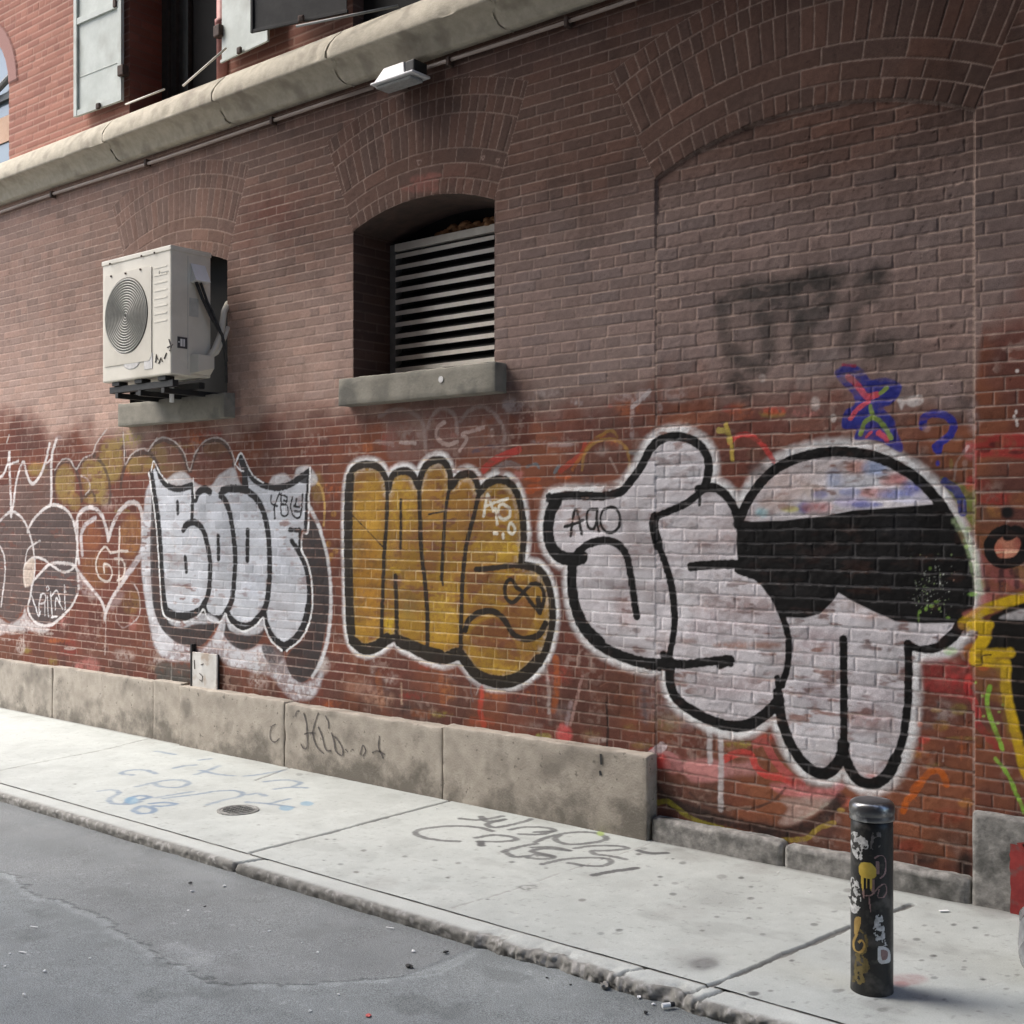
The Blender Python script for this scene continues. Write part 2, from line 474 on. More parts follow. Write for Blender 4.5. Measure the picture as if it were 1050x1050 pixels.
def streaks(u0, u1, amt):
    """uneven cover of the current piece: course by course the paint is thicker or thinner"""
    b = W._box(u0, u1, .2, 2.4); k = (W.pid[b] == W.cur)
    s_ = .6 * fbm(W.U[b], W.V[b], .07, 961, 3, ratio=4.5) + .4 * fbm(W.U[b], W.V[b], .25, 965, 3)
    f = np.where(k, 1 + amt * 2.2 * (s_ - .5), 1.0)
    t_ = np.where(k, amt * .9 * smooth(.52, .75, 1 - s_), 0)
    W.col[b] = np.clip(W.col[b] * f[..., None], 0, .84) * (1 - t_[..., None]) + W.base[b] * t_[..., None]
# pale worn remains of old coats of paint
W.piece('graffiti_tag', 'faint washed out pale lettering under the louvred window sill')
GH = (150, 132, 126)
W.fill('T', [(0, 150), (130, 140), (260, 140), (400, 130), (420, 210), (415, 320), (260, 330), (140, 340), (0, 350)], (120, 92, 84), soft=5, al=.75, mk=.2, patchy=.5, own=False)
for p in ([(-40, 200), (0, 180), (60, 178), (115, 220), (128, 330)], [(135, 240), (150, 200), (185, 172), (230, 195), (240, 260)], [(250, 215), (290, 175), (340, 165), (385, 205), (410, 260), (405, 315)]):
    W.stroke('T', p, 4.5, GH, soft=1.5, al=.75, patchy=.4)
W.stroke('T', [(195, 220), (170, 240), (168, 275), (200, 300), (240, 292)], 4.5, (182, 160, 152), al=.85, patchy=.3)
W.stroke('T', [(250, 322), (275, 280), (260, 262), (335, 240)], 4, (176, 155, 148), al=.8, patchy=.3)
W.blob('T', 366, 258, 9, 16, (180, 162, 155), al=.8)
W.stroke('T', [(35, 292), (90, 296)], 4, (180, 165, 160), al=.7, patchy=.4)
W.stroke('T', [(-50, 290), (10, 300)], 5, (150, 130, 124), al=.6, patchy=.4)
for (x, y, rx, ry, al) in ((440, 160, 40, 22, .6), (560, 115, 45, 16, .5), (670, 150, 22, 14, .75), (500, 150, 30, 20, .4), (905, 128, 22, 18, .6), (835, 130, 30, 14, .5), (965, 172, 10, 20, .7), (870, 185, 8, 50, .6), (868, 260, 8, 25, .5), (600, 300, 60, 8, .5), (530, 290, 30, 8, .55), (720, 205, 10, 10, .4), (1020, 120, 40, 25, .35)):
    W.blob('T', x, y, rx, ry, (172, 160, 158), al=al, patchy=.85, soft=.7)
W.stroke('T', [(868, 165), (905, 135), (930, 110)], 5, (178, 170, 170), al=.7, patchy=.4)
W.piece('paint')
W.stroke('T', [(335, 392), (370, 360), (410, 340), (462, 318)], 8, (172, 62, 54), al=.9, patchy=.35)
W.stroke('T', [(370, 395), (420, 370), (460, 380)], 7, (128, 122, 122), al=.7, patchy=.4)
W.stroke('T', [(300, 325), (350, 310), (400, 308)], 4, (70, 66, 84), al=.6, patchy=.4)
W.stroke('T', [(490, 380), (520, 370), (535, 385)], 3, (92, 112, 118), al=.8, patchy=.3)
W.stroke('T', [(590, 400), (605, 378)], 4, (110, 118, 122), al=.8)
W.stroke('T', [(612, 396), (655, 360), (690, 330), (700, 300)], 6, (165, 66, 50), al=.85, patchy=.4)
W.stroke('T', [(655, 390), (690, 335), (730, 285), (770, 262)], 4, (160, 96, 50), al=.8, patchy=.3)
W.stroke('T', [(690, 390), (700, 330), (745, 288), (800, 283), (840, 305), (858, 350), (858, 395)], 3.5, (160, 124, 66), al=.8, patchy=.35)
W.stroke('T', [(740, 275), (790, 250), (815, 270)], 3, (150, 118, 60), al=.7, patchy=.4)
W.fill('T', [(700, 390), (720, 320), (780, 300), (830, 330), (845, 400)], (96, 66, 56), al=.6, soft=3, patchy=.4)
W.stroke('T', [(790, 350), (815, 400)], 2.5, (170, 150, 140), al=.6, patchy=.3)
for (x, y, rx, ry) in ((510, 425, 30, 9), (515, 455, 30, 12), (500, 470, 18, 8), (620, 415, 30, 10), (640, 480, 40, 9)):
    W.blob('T', x, y, rx, ry, (172, 84, 44), al=.8, patchy=.6)
W.blob('T', 880, 328, 26, 10, (120, 128, 128), al=.6, patchy=.4)
W.blob('T', -80, 310, 20, 22, (170, 96, 50), al=.6, patchy=.6)
W.stroke('I', [(392, 486), (406, 478)], 4, (170, 70, 44), al=.6, patchy=.4)

# olive and gold bubble letters, the oldest layer on the left
W.piece('graffiti_letters', 'old olive and gold bubble lettering with dark outline behind the silver letters')
OL = (150, 126, 66)
for (x, y, rx, ry, al) in ((440, 370, 68, 130, .85), (640, 320, 92, 140, .85), (745, 210, 80, 140, .8), (930, 240, 90, 70, .65), (250, 270, 70, 45, .75), (650, 470, 90, 40, .6), (500, 490, 40, 60, .6)):
    W.blob('A', x, y, rx, ry, OL, al=al, patchy=.45, mk=.3)
for (x, y, rx, ry, al) in ((110, 90, 45, 70, .7), (400, 50, 60, 40, .5), (930, 250, 35, 80, .5), (180, 160, 60, 40, .4)):
    W.blob('C', x, y, rx, ry, OL, al=al, patchy=.5, mk=.3)
W.fill('C', [(90, 30), (190, 20), (250, 100), (270, 170), (150, 210), (100, 160)], (92, 66, 50), al=.6, soft=4, patchy=.3)
W.fill('C', [(300, 80), (400, 5), (470, 40), (495, 150), (400, 230), (330, 220), (290, 160)], (104, 62, 46), al=.7, soft=3, patchy=.3)
BR = (72, 54, 47)
for p in ([(372, 500), (362, 380), (375, 275), (420, 222), (470, 222), (512, 280), (540, 370), (548, 480)],
          [(515, 270), (570, 198), (630, 184), (690, 235), (728, 330), (742, 420), (735, 500)],
          [(640, 165), (628, 185), (610, 190)], [(812, 400), (820, 330), (842, 250), (885, 185), (960, 152), (1030, 190), (1060, 230)], [(830, 120), (842, 180), (840, 250)],
          [(560, 460), (620, 420), (640, 480)]):
    W.stroke('A', p, 4.6, BR, al=.85, patchy=.25)
for p in ([(-5, 85), (40, 72), (75, 75), (100, 125)], [(62, 65), (92, 25), (140, 5), (200, 32), (240, 85), (268, 165)], [(280, 165), (302, 85), (350, 25), (410, 8), (458, 32), (488, 90), (500, 155)]):
    W.stroke('C', p, 4.6, BR, al=.85, patchy=.2)
PW = (192, 182, 176)
for p in ([(368, 275), (418, 208), (470, 206), (512, 268), (560, 198), (620, 168), (652, 90), (720, 0)], [(828, 20), (836, 130), (842, 235), (890, 165), (960, 130), (1000, 140), (1055, 60)], [(45, 95), (60, 40)], [(545, 315), (590, 340), (605, 400), (575, 440)]):
    W.stroke('A', p, 1.9, PW, al=.9, patchy=.2)
for p in ([(60, 60), (92, 15), (140, -8), (200, 18), (245, 75), (272, 160), (300, 75), (350, 12), (410, -6), (462, 20), (494, 85), (505, 150)], ):
    W.stroke('C', p, 1.8, PW, al=.85, patchy=.25)
W.stroke('C', [(905, 205), (945, 250), (965, 340), (960, 440)], 3.2, (196, 160, 92), al=.8, patchy=.3)
for (x, y) in ((1010, 385), (985, 540), (1000, 600), (1020, 575), (985, 620)):
    W.blob('C', x, y, 14, 16, (176, 132, 62), al=.7, patchy=.7)

# brown letters with white outline at the left edge
W.piece('graffiti_letters', 'dark brown rounded letters with thin white outlines signed with a small white tag')
BG = (92, 77, 73)
W.fill('A', [(-60, 400), (0, 385), (60, 365), (72, 540), (95, 545), (110, 370), (155, 240), (215, 368), (300, 255), (345, 225), (345, 505), (250, 560), (190, 660), (120, 570), (60, 560), (-60, 640)], (104, 84, 77), al=.8, patchy=.25, raw=True)
W.fill('A', [(-60, 640), (0, 610), (80, 562), (150, 605), (195, 685), (222, 790), (236, 900), (225, 1040), (200, 1140), (150, 1220), (110, 1280), (60, 1295), (0, 1250), (-60, 1240)], BG, al=.95)
W.fill('A', [(195, 670), (260, 570), (340, 515), (420, 530), (480, 590), (506, 690), (520, 800), (515, 905), (440, 910), (350, 905), (240, 870), (222, 780)], (86, 73, 70), al=.95)
W.fill('B', [(215, 380), (260, 320), (340, 260), (430, 245), (500, 262), (525, 340), (520, 440), (475, 540), (400, 620), (320, 660), (240, 640), (185, 560), (200, 470)], (82, 72, 71), al=.95)
LW = (212, 205, 202)
for p, w in (([(-20, 335), (22, 305), (48, 240), (65, 160)], 3.4), ([(62, 160), (66, 300), (72, 440), (76, 585)], 4.2), ([(76, 585), (95, 470), (112, 340), (155, 222), (180, 300), (215, 368), (265, 320), (300, 240), (325, 140), (335, 100)], 3.8),
             ([(380, 70), (352, 160), (345, 250), (346, 400), (342, 505)], 4.4), ([(48, 242), (90, 228), (125, 215)], 2.2), ([(310, 235), (350, 195)], 2.2),
             ([(-20, 640), (35, 580), (88, 556), (150, 600), (190, 680), (214, 760), (230, 860), (232, 960), (220, 1040)], 3.0), ([(0, 790), (24, 840), (34, 930), (32, 1000), (22, 1080), (8, 1190)], 2.6),
             ([(185, 690), (205, 640), (260, 570), (340, 512), (420, 526), (480, 588), (508, 690), (520, 800), (510, 915)], 3.4)):
    W.stroke('A', p, w, LW, patchy=.12)
W.blob('A', 395, 60, 26, 16, (190, 170, 166), al=.5, patchy=.6)
for p, w in (([(215, 380), (270, 312), (340, 252), (430, 246), (505, 266), (526, 345), (524, 440), (480, 535), (410, 612), (330, 665), (240, 645), (188, 560), (205, 460), (215, 380)], 3.2),
             ([(170, 400), (160, 330), (170, 255), (230, 208), (290, 220), (350, 262), (420, 304), (470, 296), (512, 264)], 2.4), ([(165, 260), (185, 160), (225, 120), (272, 95)], 1.9)):
    W.stroke('B', p, w, LW, patchy=.12)
W.fill('B', [(160, 395), (158, 300), (178, 240), (222, 215), (232, 260), (222, 350), (195, 400)], (214, 196, 180), al=.85, soft=1.5, patchy=.3)
W.fill('B', [(-40, 590), (0, 618), (60, 650), (110, 640), (150, 600), (168, 540), (185, 600), (240, 660), (330, 685), (300, 715), (200, 700), (120, 705), (40, 720), (-40, 730)], (206, 200, 198), al=.85, soft=2, patchy=.45)
for p in ([(208, 455), (235, 530), (258, 600), (272, 570)], [(272, 455), (262, 520), (262, 590)], [(262, 520), (300, 510), (304, 460), (280, 455), (268, 500)], [(300, 520), (302, 595)], [(318, 465), (320, 530), (326, 605)], [(340, 440), (345, 520), (352, 605)], [(345, 470), (380, 430), (402, 480), (405, 520)], [(372, 560), (380, 480), (420, 555)], [(345, 610), (385, 605)], [(435, 395), (438, 560)]):
    W.stroke('B', p, 1.7, (214, 210, 210), soft=.4)
W.stroke('B', [(310, 415), (320, 398), (330, 418), (318, 430), (310, 415)], 1.3, (214, 210, 210), soft=.4)

# heart
W.piece('graffiti_heart', 'white outlined heart with two white letters inside')
for (x, y, rx, ry, c0, al) in ((620, 720, 60, 90, (150, 92, 56), .6), (880, 720, 70, 140, (150, 104, 54), .65), (640, 950, 90, 110, (146, 98, 56), .6), (870, 1000, 60, 60, (136, 84, 52), .4)):
    W.blob('A', x, y, rx, ry, c0, al=al, patchy=.5)
HW = (208, 200, 198)
for p, w in (([(510, 640), (535, 570), (590, 528), (640, 535), (690, 590), (715, 670), (728, 745)], 4.6), ([(728, 745), (758, 645), (800, 562), (860, 502), (915, 498), (950, 550), (958, 640), (962, 740)], 5), ([(520, 620), (520, 720), (522, 830), (530, 900)], 4)):
    W.stroke('A', p, w, HW, soft=1, patchy=.2)
W.stroke('A', [(553, 840), (545, 720), (575, 645), (640, 600)], 5, (200, 192, 192), soft=1.2, patchy=.3)
W.stroke('A', [(965, 790), (935, 860), (880, 945), (840, 990)], 7, (196, 190, 192), soft=1.5, al=.9, patchy=.2)
for p, w in (([(505, 260), (545, 330), (610, 410), (675, 490), (710, 580)], 4), ([(850, 340), (790, 425), (745, 500), (712, 580), (705, 620)], 4.5)):
    W.stroke('B', p, w, HW, soft=1, patchy=.2)
W.fill('B', [(535, 300), (600, 400), (660, 480), (600, 480), (540, 420), (520, 350)], (190, 176, 174), al=.5, soft=4, patchy=.4)
W.fill('B', [(745, 520), (800, 430), (840, 470), (760, 560)], (190, 170, 166), al=.4, soft=3, patchy=.4)
for p, w in (([(745, 835), (705, 792), (660, 850), (645, 920), (668, 995), (720, 1026), (752, 990), (745, 930), (700, 908), (702, 965)], 2.4), ([(805, 660), (803, 760), (800, 880), (800, 1060)], 2.6), ([(755, 832), (805, 822), (858, 820)], 2.6), ([(770, 872), (815, 875), (840, 920), (830, 990), (790, 1020)], 2.6)):
    W.stroke('A', p, w, (214, 202, 192), soft=.5, patchy=.15)
W.stroke('B', [(900, 385), (930, 440), (942, 520), (935, 600), (880, 660)], 1.5, (190, 178, 174), al=.8, patchy=.3)
W.stroke('B', [(775, 590), (790, 640), (830, 680), (900, 640)], 1.4, (170, 150, 146), al=.6, patchy=.3)
W.blob('B', 880, 510, 60, 80, (140, 110, 56), al=.45, patchy=.7)
for p in ([(708, 620), (712, 700), (706, 860)], [(160, 700), (158, 830)], [(430, 420), (445, 440)]):
    W.stroke('B', p, 1.6, (196, 180, 172), al=.7, patchy=.5)
for (x, y, rx, ry) in ((80, 710, 90, 16), (40, 760, 40, 10), (300, 720, 60, 12), (450, 660, 30, 8), (470, 820, 40, 10), (140, 800, 30, 60)):
    W.blob('B', x, y, rx, ry, (200, 186, 176), al=.6, patchy=.9)

# silver letters with black shadow
W.piece('graffiti_letters', 'silver block letters BOOT with black outline and heavy dark drop shadow')
W.fill('C', [(45, 290), (75, 235), (90, 400), (80, 600), (85, 800), (110, 930), (190, 1040), (150, 1110), (95, 1050), (60, 900), (35, 760), (22, 600), (30, 450)], (200, 200, 204), soft=2.2, patchy=.25)
W.fill('V', [(40, 170), (100, 360), (180, 470), (300, 525), (360, 505), (430, 440), (540, 535), (650, 515), (745, 560), (800, 660), (870, 705), (950, 650), (930, 740), (860, 790), (770, 770), (700, 680), (620, 650), (560, 630), (470, 610), (400, 570), (290, 590), (190, 590), (110, 545), (70, 420)], (202, 202, 206), soft=3, al=.95, patchy=.55)
W.fill('C', [(150, 240), (180, 185), (240, 170), (320, 235), (380, 240), (430, 180), (500, 150), (540, 240), (660, 240), (700, 190), (760, 180), (800, 210), (830, 150), (890, 150), (880, 250), (300, 300)], (196, 196, 198), soft=2, al=.9, patchy=.25)
W.stroke('C', [(872, 330), (925, 425), (958, 530), (983, 640), (995, 780), (993, 900), (980, 1020), (950, 1130), (900, 1220)], 5, (206, 206, 208), soft=1.4, patchy=.2)
SH = (58, 53, 53)
W.fill('C', [(82, 235), (74, 400), (70, 600), (78, 800), (105, 925), (150, 1000), (220, 1052), (300, 1068), (350, 1048), (395, 985), (420, 930), (330, 880), (200, 880), (160, 860), (130, 640), (112, 430), (100, 290)], SH, soft=1, patchy=.12)
W.fill('V', [(435, 395), (445, 450), (485, 505), (545, 530), (605, 512), (655, 440), (650, 380)], SH, soft=1.2, patchy=.2)
W.fill('V', [(648, 505), (655, 565), (690, 615), (730, 600), (755, 560), (730, 520)], (84, 80, 82), soft=1.6, patchy=.4)
W.fill('C', [(868, 380), (892, 400), (925, 450), (952, 530), (974, 630), (985, 760), (982, 900), (962, 1020), (935, 1130), (895, 1215), (842, 1250), (792, 1212), (765, 1140), (790, 1090), (860, 1020), (895, 900), (900, 760), (880, 640), (845, 570), (850, 480)], SH, soft=1, patchy=.1)
W.fill('C', [(72, 172), (100, 145), (125, 200), (160, 240), (215, 256), (285, 238), (292, 300), (340, 268), (390, 265), (430, 285), (480, 262), (540, 262), (550, 210), (522, 130), (540, 80), (560, 140), (590, 190), (640, 230), (710, 248), (780, 235), (840, 195), (885, 160), (870, 300), (862, 465), (836, 470), (832, 530), (850, 590), (873, 660), (885, 760), (883, 860), (862, 960), (820, 1035), (755, 1072), (695, 1025), (668, 950), (655, 905), (640, 905), (590, 955), (540, 965), (490, 935), (462, 888), (440, 920), (400, 928), (365, 905), (345, 862), (320, 892), (260, 915), (200, 910), (150, 880), (138, 800), (130, 650), (115, 450), (95, 300)], SILVER, soft=.7, raw=True, mk=.1)
for (x, y, rx, ry, c0, al) in ((480, 560, 60, 160, (160, 163, 170), .5), (220, 700, 60, 120, (194, 196, 200), .6), (760, 880, 80, 130, (190, 188, 192), .6), (330, 400, 40, 90, (158, 160, 166), .45), (600, 740, 50, 90, (160, 164, 174), .5), (740, 620, 60, 100, (164, 167, 175), .5), (600, 350, 50, 60, (168, 170, 174), .5), (170, 560, 30, 120, (188, 190, 194), .5), (420, 800, 40, 80, (190, 192, 196), .5)):
    W.blob('C', x, y, rx, ry, c0, al=al, patchy=.5, soft=.9, mk=0)
W.stroke('C', [(170, 470), (200, 560), (235, 570), (300, 440)], 2, (204, 204, 206), al=.6, patchy=.2, mk=0)
streaks(on_wall(145, 600)[0], on_wall(345, 600)[0], .26)
OK_ = (36, 34, 35)
for p, w in (([(75, 172), (95, 300), (115, 450), (128, 640), (138, 800), (152, 870)], 7.5), ([(105, 145), (125, 200), (160, 240), (215, 256), (285, 240)], 7), ([(288, 238), (287, 320), (283, 425)], 5.5),
             ([(150, 880), (200, 908), (262, 908), (320, 885), (345, 855)], 9), ([(240, 465), (260, 438), (295, 428), (335, 458), (360, 530), (376, 620), (376, 720), (366, 800), (340, 862)], 7.5),
             ([(210, 325), (212, 380)], 5), ([(250, 608), (256, 680)], 5.5), ([(300, 310), (320, 272), (350, 258), (375, 272)], 8), ([(430, 285), (465, 340), (486, 420), (500, 520), (506, 620), (500, 720), (490, 820), (462, 885)], 7.5),
             ([(345, 862), (365, 902), (400, 922), (440, 915), (462, 888)], 7.5), ([(418, 500), (420, 615)], 5.5), ([(432, 290), (455, 262), (520, 256), (580, 275), (630, 330), (660, 410), (676, 500), (682, 620), (679, 740), (667, 840), (640, 905)], 8),
             ([(440, 262), (480, 252), (540, 258)], 7), ([(462, 888), (490, 935), (540, 962), (590, 955), (640, 905)], 9), ([(570, 470), (568, 620)], 6.5), ([(535, 100), (552, 160), (560, 262)], 10),
             ([(560, 150), (590, 195), (640, 232), (710, 250), (780, 237), (838, 200), (885, 165)], 7), ([(884, 165), (872, 300), (866, 465)], 4.5), ([(785, 466), (838, 468)], 5), ([(838, 470), (835, 560)], 4.5),
             ([(795, 525), (830, 575), (866, 655), (884, 760), (882, 860)], 6.5), ([(882, 860), (862, 950), (830, 1010), (790, 1050), (750, 1068)], 10), ([(655, 900), (668, 960), (700, 1020), (760, 1068)], 8)):
    W.stroke('C', p, w, OK_, soft=.7, mk=.3)
W.fill('C', [(822, 210), (884, 165), (876, 230)], OK_, al=.9)
for p, w in (([(62, 175), (82, 300), (100, 440), (112, 600), (122, 760), (132, 880), (165, 925), (240, 940), (310, 915), (343, 875), (362, 915), (405, 940), (440, 930), (456, 898), (478, 945), (545, 988), (610, 960), (648, 918), (656, 960), (690, 1035), (745, 1085)], 2.2),
             ([(505, 130), (530, 75), (548, 90), (575, 150), (605, 195), (650, 225)], 1.8), ([(890, 150), (884, 300), (878, 470), (852, 485), (846, 565), (880, 645), (900, 760), (900, 870), (875, 970), (835, 1035), (770, 1085)], 2.4), ([(505, 130), (530, 160), (548, 165)], 1.6), ([(290, 200), (298, 300)], 1.8), ([(75, 165), (88, 115), (120, 175), (160, 225)], 1.8)):
    W.stroke('C', p, w, WHITE, soft=.5, patchy=.12)
W.fill('V', [(165, 385), (250, 390), (340, 345), (420, 380), (380, 395), (300, 400), (220, 420)], (196, 196, 200), soft=1.5, al=.8, patchy=.35)
W.fill('V', [(455, 345), (480, 400), (560, 440), (650, 380), (640, 440), (560, 455), (480, 430)], (200, 200, 204), soft=1.5, al=.85, patchy=.3)
W.fill('V', [(395, 480), (440, 370), (455, 350), (450, 430), (430, 500)], (198, 198, 202), soft=1.5, al=.8, patchy=.3)
W.piece('graffiti_tag', 'small black tag written across the silver letter at the right')
for p in ([(690, 292), (690, 330), (722, 345)], [(732, 280), (712, 330), (705, 360), (709, 408)], [(742, 280), (742, 385), (775, 388), (772, 342), (745, 335)], [(735, 285), (772, 300), (765, 335)], [(755, 315), (765, 320)], [(800, 300), (790, 350), (808, 400), (838, 398), (848, 340), (852, 285)], [(808, 345), (835, 350)], [(808, 372), (838, 372)], [(820, 310), (812, 345)]):
    W.stroke('C', p, 2.3, (36, 34, 36), soft=.5, mk=.1)

# gold letters
W.piece('graffiti_letters', 'gold bubble letters with black outline and white halo, an infinity sign at the lower right')
GO = [(75, 180), (98, 128), (150, 110), (205, 125), (236, 175), (244, 222), (262, 160), (310, 138), (350, 155), (374, 205), (392, 138), (432, 96), (480, 96), (510, 148), (514, 205), (545, 165), (590, 150), (622, 178), (637, 228), (665, 198), (712, 175), (762, 187), (800, 240), (822, 330), (827, 430), (818, 530), (832, 545), (890, 562), (930, 620), (951, 720), (946, 820), (922, 910), (880, 980), (820, 1030), (750, 1052), (680, 1048), (620, 1018), (572, 962), (545, 938), (482, 955), (400, 935), (350, 908), (300, 885), (272, 858), (240, 872), (192, 902), (140, 912), (95, 882), (75, 820), (70, 700), (66, 500), (66, 300)]
W.stroke('E', GO, 17, WHITE, soft=3.2, closed=True, patchy=.22, al=.98)
W.fill('E', GO, (152, 116, 44), mk=.0, al=.95, patchy=.38)
gold2 = [(150, 300, 60, 160, (164, 128, 56)), (160, 640, 55, 200, (156, 112, 46)), (310, 300, 50, 120, (166, 134, 54)), (340, 680, 60, 150, (150, 118, 52)), (440, 250, 50, 120, (140, 104, 52)), (480, 720, 60, 120, (168, 140, 62)), (560, 300, 50, 120, (138, 100, 50)), (720, 470, 90, 50, (170, 142, 58)), (700, 300, 60, 60, (158, 124, 58)), (740, 990, 100, 40, (162, 132, 58)), (660, 880, 70, 60, (150, 118, 54)), (250, 800, 20, 40, (176, 148, 52)), (340, 720, 40, 40, (120, 104, 64)), (800, 590, 90, 20, (176, 142, 56)), (860, 780, 50, 60, (158, 124, 58)), (480, 830, 60, 60, (166, 132, 54)), (150, 820, 50, 60, (160, 124, 56))]
for (x, y, rx, ry, c0) in gold2:
    W.blob('E', x, y, rx, ry, (min(214, c0[0] * 1.10), c0[1] * 1.08, c0[2] * .95), al=.8, patchy=.65, soft=.9, mk=0)
for (pts, al) in (([(590, 560), (700, 570), (650, 640), (595, 690), (580, 620)], .8), ([(730, 760), (780, 700), (850, 690), (880, 750), (840, 840), (780, 830)], .7), ([(600, 830), (660, 780), (730, 780), (790, 860), (790, 920), (690, 900), (610, 890)], .85), ([(400, 500), (460, 470), (450, 560), (410, 580)], .5), ([(280, 320), (310, 330), (300, 430)], .4), ([(590, 750), (640, 700), (700, 720), (620, 780)], .5)):
    W.fill('E', pts, (108, 62, 46), al=al, soft=2.5, patchy=.35, mk=0)
streaks(on_wall(345, 600)[0], on_wall(575, 600)[0], .30)
jm = W._box(*(on_wall(345, 600)[0], on_wall(575, 600)[0]), 0.5, 2.2)
ins = W.pid[jm] == W.cur
mm = (W.mort[jm] * ins * 0.55 * np.clip(.2 + 1.3 * W.n2[jm], 0, 1))[..., None]
W.col[jm] = W.col[jm] * (1 - mm) + np.array([.58, .48, .27]) * mm
GB = (46, 40, 34)
W.stroke('E', GO, 8.5, GB, soft=.9, closed=True, mk=.25)
for p, w in (([(80, 170), (72, 300), (72, 500), (76, 700), (84, 830)], 13), ([(90, 870), (140, 905), (200, 890), (240, 860)], 12), ([(290, 870), (350, 895), (400, 915), (470, 935)], 13), ([(400, 925), (480, 945), (545, 925), (575, 955), (620, 1012), (690, 1042), (760, 1045), (830, 1015), (890, 955)], 13),
             ([(240, 215), (237, 350), (227, 500), (219, 700), (215, 860)], 5.5), ([(298, 262), (298, 380), (297, 470)], 4), ([(275, 592), (279, 720), (280, 860)], 6), ([(376, 190), (380, 320), (386, 480), (402, 620), (412, 760), (412, 900)], 6), ([(510, 195), (492, 300), (481, 450), (474, 605)], 5), ([(474, 600), (480, 630)], 3),
             ([(638, 222), (610, 340), (582, 450), (568, 560), (560, 700), (556, 920)], 6), ([(622, 562), (700, 556), (790, 545), (860, 553)], 6), ([(575, 825), (592, 780), (640, 748), (700, 745), (745, 780), (780, 838), (830, 862), (890, 846), (922, 795)], 7),
             ([(798, 640), (772, 605), (748, 632), (750, 682), (780, 705), (820, 668), (862, 627), (900, 632), (916, 682), (897, 742), (862, 708), (830, 665), (798, 640)], 4.8), ([(890, 690), (895, 745)], 7)):
    W.stroke('E', p, w, GB, soft=.7, mk=.22)
W.stroke('E', [(90, 330), (150, 390), (230, 475)], 1.2, GB); W.stroke('E', [(418, 325), (492, 310)], 2.0, GB)
W.stroke('E', [(260, 560), (290, 570)], 5, (176, 140, 50), al=.9)
W.piece('graffiti_tag', 'small white tag on the top of the gold letter at the right')
for p, w in (([(654, 332), (662, 285), (672, 238), (685, 275), (697, 312)], 3.4), ([(660, 290), (694, 280)], 2.8), ([(700, 275), (758, 258)], 3), ([(738, 280), (765, 300), (765, 335), (738, 345), (718, 325), (722, 290), (738, 280)], 3.6), ([(704, 300), (712, 368)], 3), ([(775, 362), (790, 385), (780, 410), (762, 395), (766, 368), (775, 362)], 3), ([(700, 405), (712, 408)], 4), ([(738, 412), (740, 428)], 4)):
    W.stroke('E', p, w, (214, 210, 196), soft=.6, mk=.1, patchy=.15)
# ---- scribbles low on the bay, under the big face
W.piece('paint')
W.fill('K', [(10, 590), (120, 520), (330, 520), (480, 560), (520, 700), (430, 870), (250, 800), (100, 780)], (92, 60, 50), al=.5, soft=8, patchy=.3, own=False)
W.fill('K', [(380, 560), (480, 545), (520, 640), (620, 720), (560, 760), (470, 730), (400, 720)], (150, 130, 128), al=.55, soft=6, patchy=.7)
W.fill('K', [(560, 900), (640, 880), (760, 900), (850, 890), (880, 940), (740, 960), (600, 970)], (186, 134, 130), al=.92, soft=4, patchy=.35)
W.stroke('K', [(440, 850), (470, 890), (500, 905)], 9, (186, 60, 58), al=.9, patchy=.35)
W.stroke('K', [(480, 860), (530, 880), (560, 930)], 8, (176, 120, 118), al=.8, patchy=.4)
W.stroke('K', [(430, 870), (480, 830)], 10, (190, 176, 178), al=.92, patchy=.4)
W.blob('N', 115, 215, 30, 34, (188, 64, 62), al=.9, patchy=.4)
W.blob('N', 165, 225, 40, 40, (172, 116, 114), al=.92, patchy=.3)
W.stroke('N', [(385, 205), (440, 180), (500, 185), (530, 245), (580, 275), (640, 285), (680, 310)], 8, (200, 76, 70), al=.95, patchy=.3)
W.stroke('N', [(520, 140), (560, 130), (600, 200), (650, 260), (720, 310)], 9, (176, 88, 84), al=.92, patchy=.45)
W.fill('N', [(590, 310), (700, 315), (860, 335), (890, 370), (830, 385), (690, 370), (610, 345)], (206, 128, 128), al=.85, soft=2.5, patchy=.4)
W.fill('N', [(640, 370), (860, 375), (800, 430), (690, 490), (620, 480), (660, 420)], (180, 156, 146), al=.85, soft=3, patchy=.35)
W.fill('N', [(210, 230), (300, 200), (390, 230), (370, 290), (250, 300)], (186, 126, 122), al=.925, soft=3, patchy=.3)
W.fill('N', [(880, 360), (950, 380), (950, 410), (890, 400)], (200, 110, 92), al=.8, soft=1.5, patchy=.3)
W.blob('N', 880, 320, 26, 18, (190, 130, 132), al=.8, patchy=.3)
W.stroke('N', [(325, 70), (324, 150), (326, 215)], 6.5, (196, 190, 190), soft=1.5, al=.9, patchy=.25)
W.stroke('N', [(372, 80), (374, 220), (372, 420)], 6, (196, 190, 190), soft=1.4, al=.9, patchy=.2)
W.stroke('N', [(240, 350), (300, 395), (400, 418), (520, 412), (600, 380), (650, 330)], 2.6, (60, 46, 42), al=.75, patchy=.2)
W.stroke('N', [(400, 420), (500, 410)], 3, (170, 140, 124), al=.5, patchy=.4)
W.stroke('N', [(70, 225), (80, 300), (130, 370), (230, 420), (360, 460), (500, 495), (640, 520), (720, 505), (800, 465), (890, 375)], 12, (48, 40, 38), soft=3, al=.9, patchy=.2)
W.stroke('N', [(690, 470), (760, 440), (830, 395)], 3, (176, 164, 150), al=.7, patchy=.4)
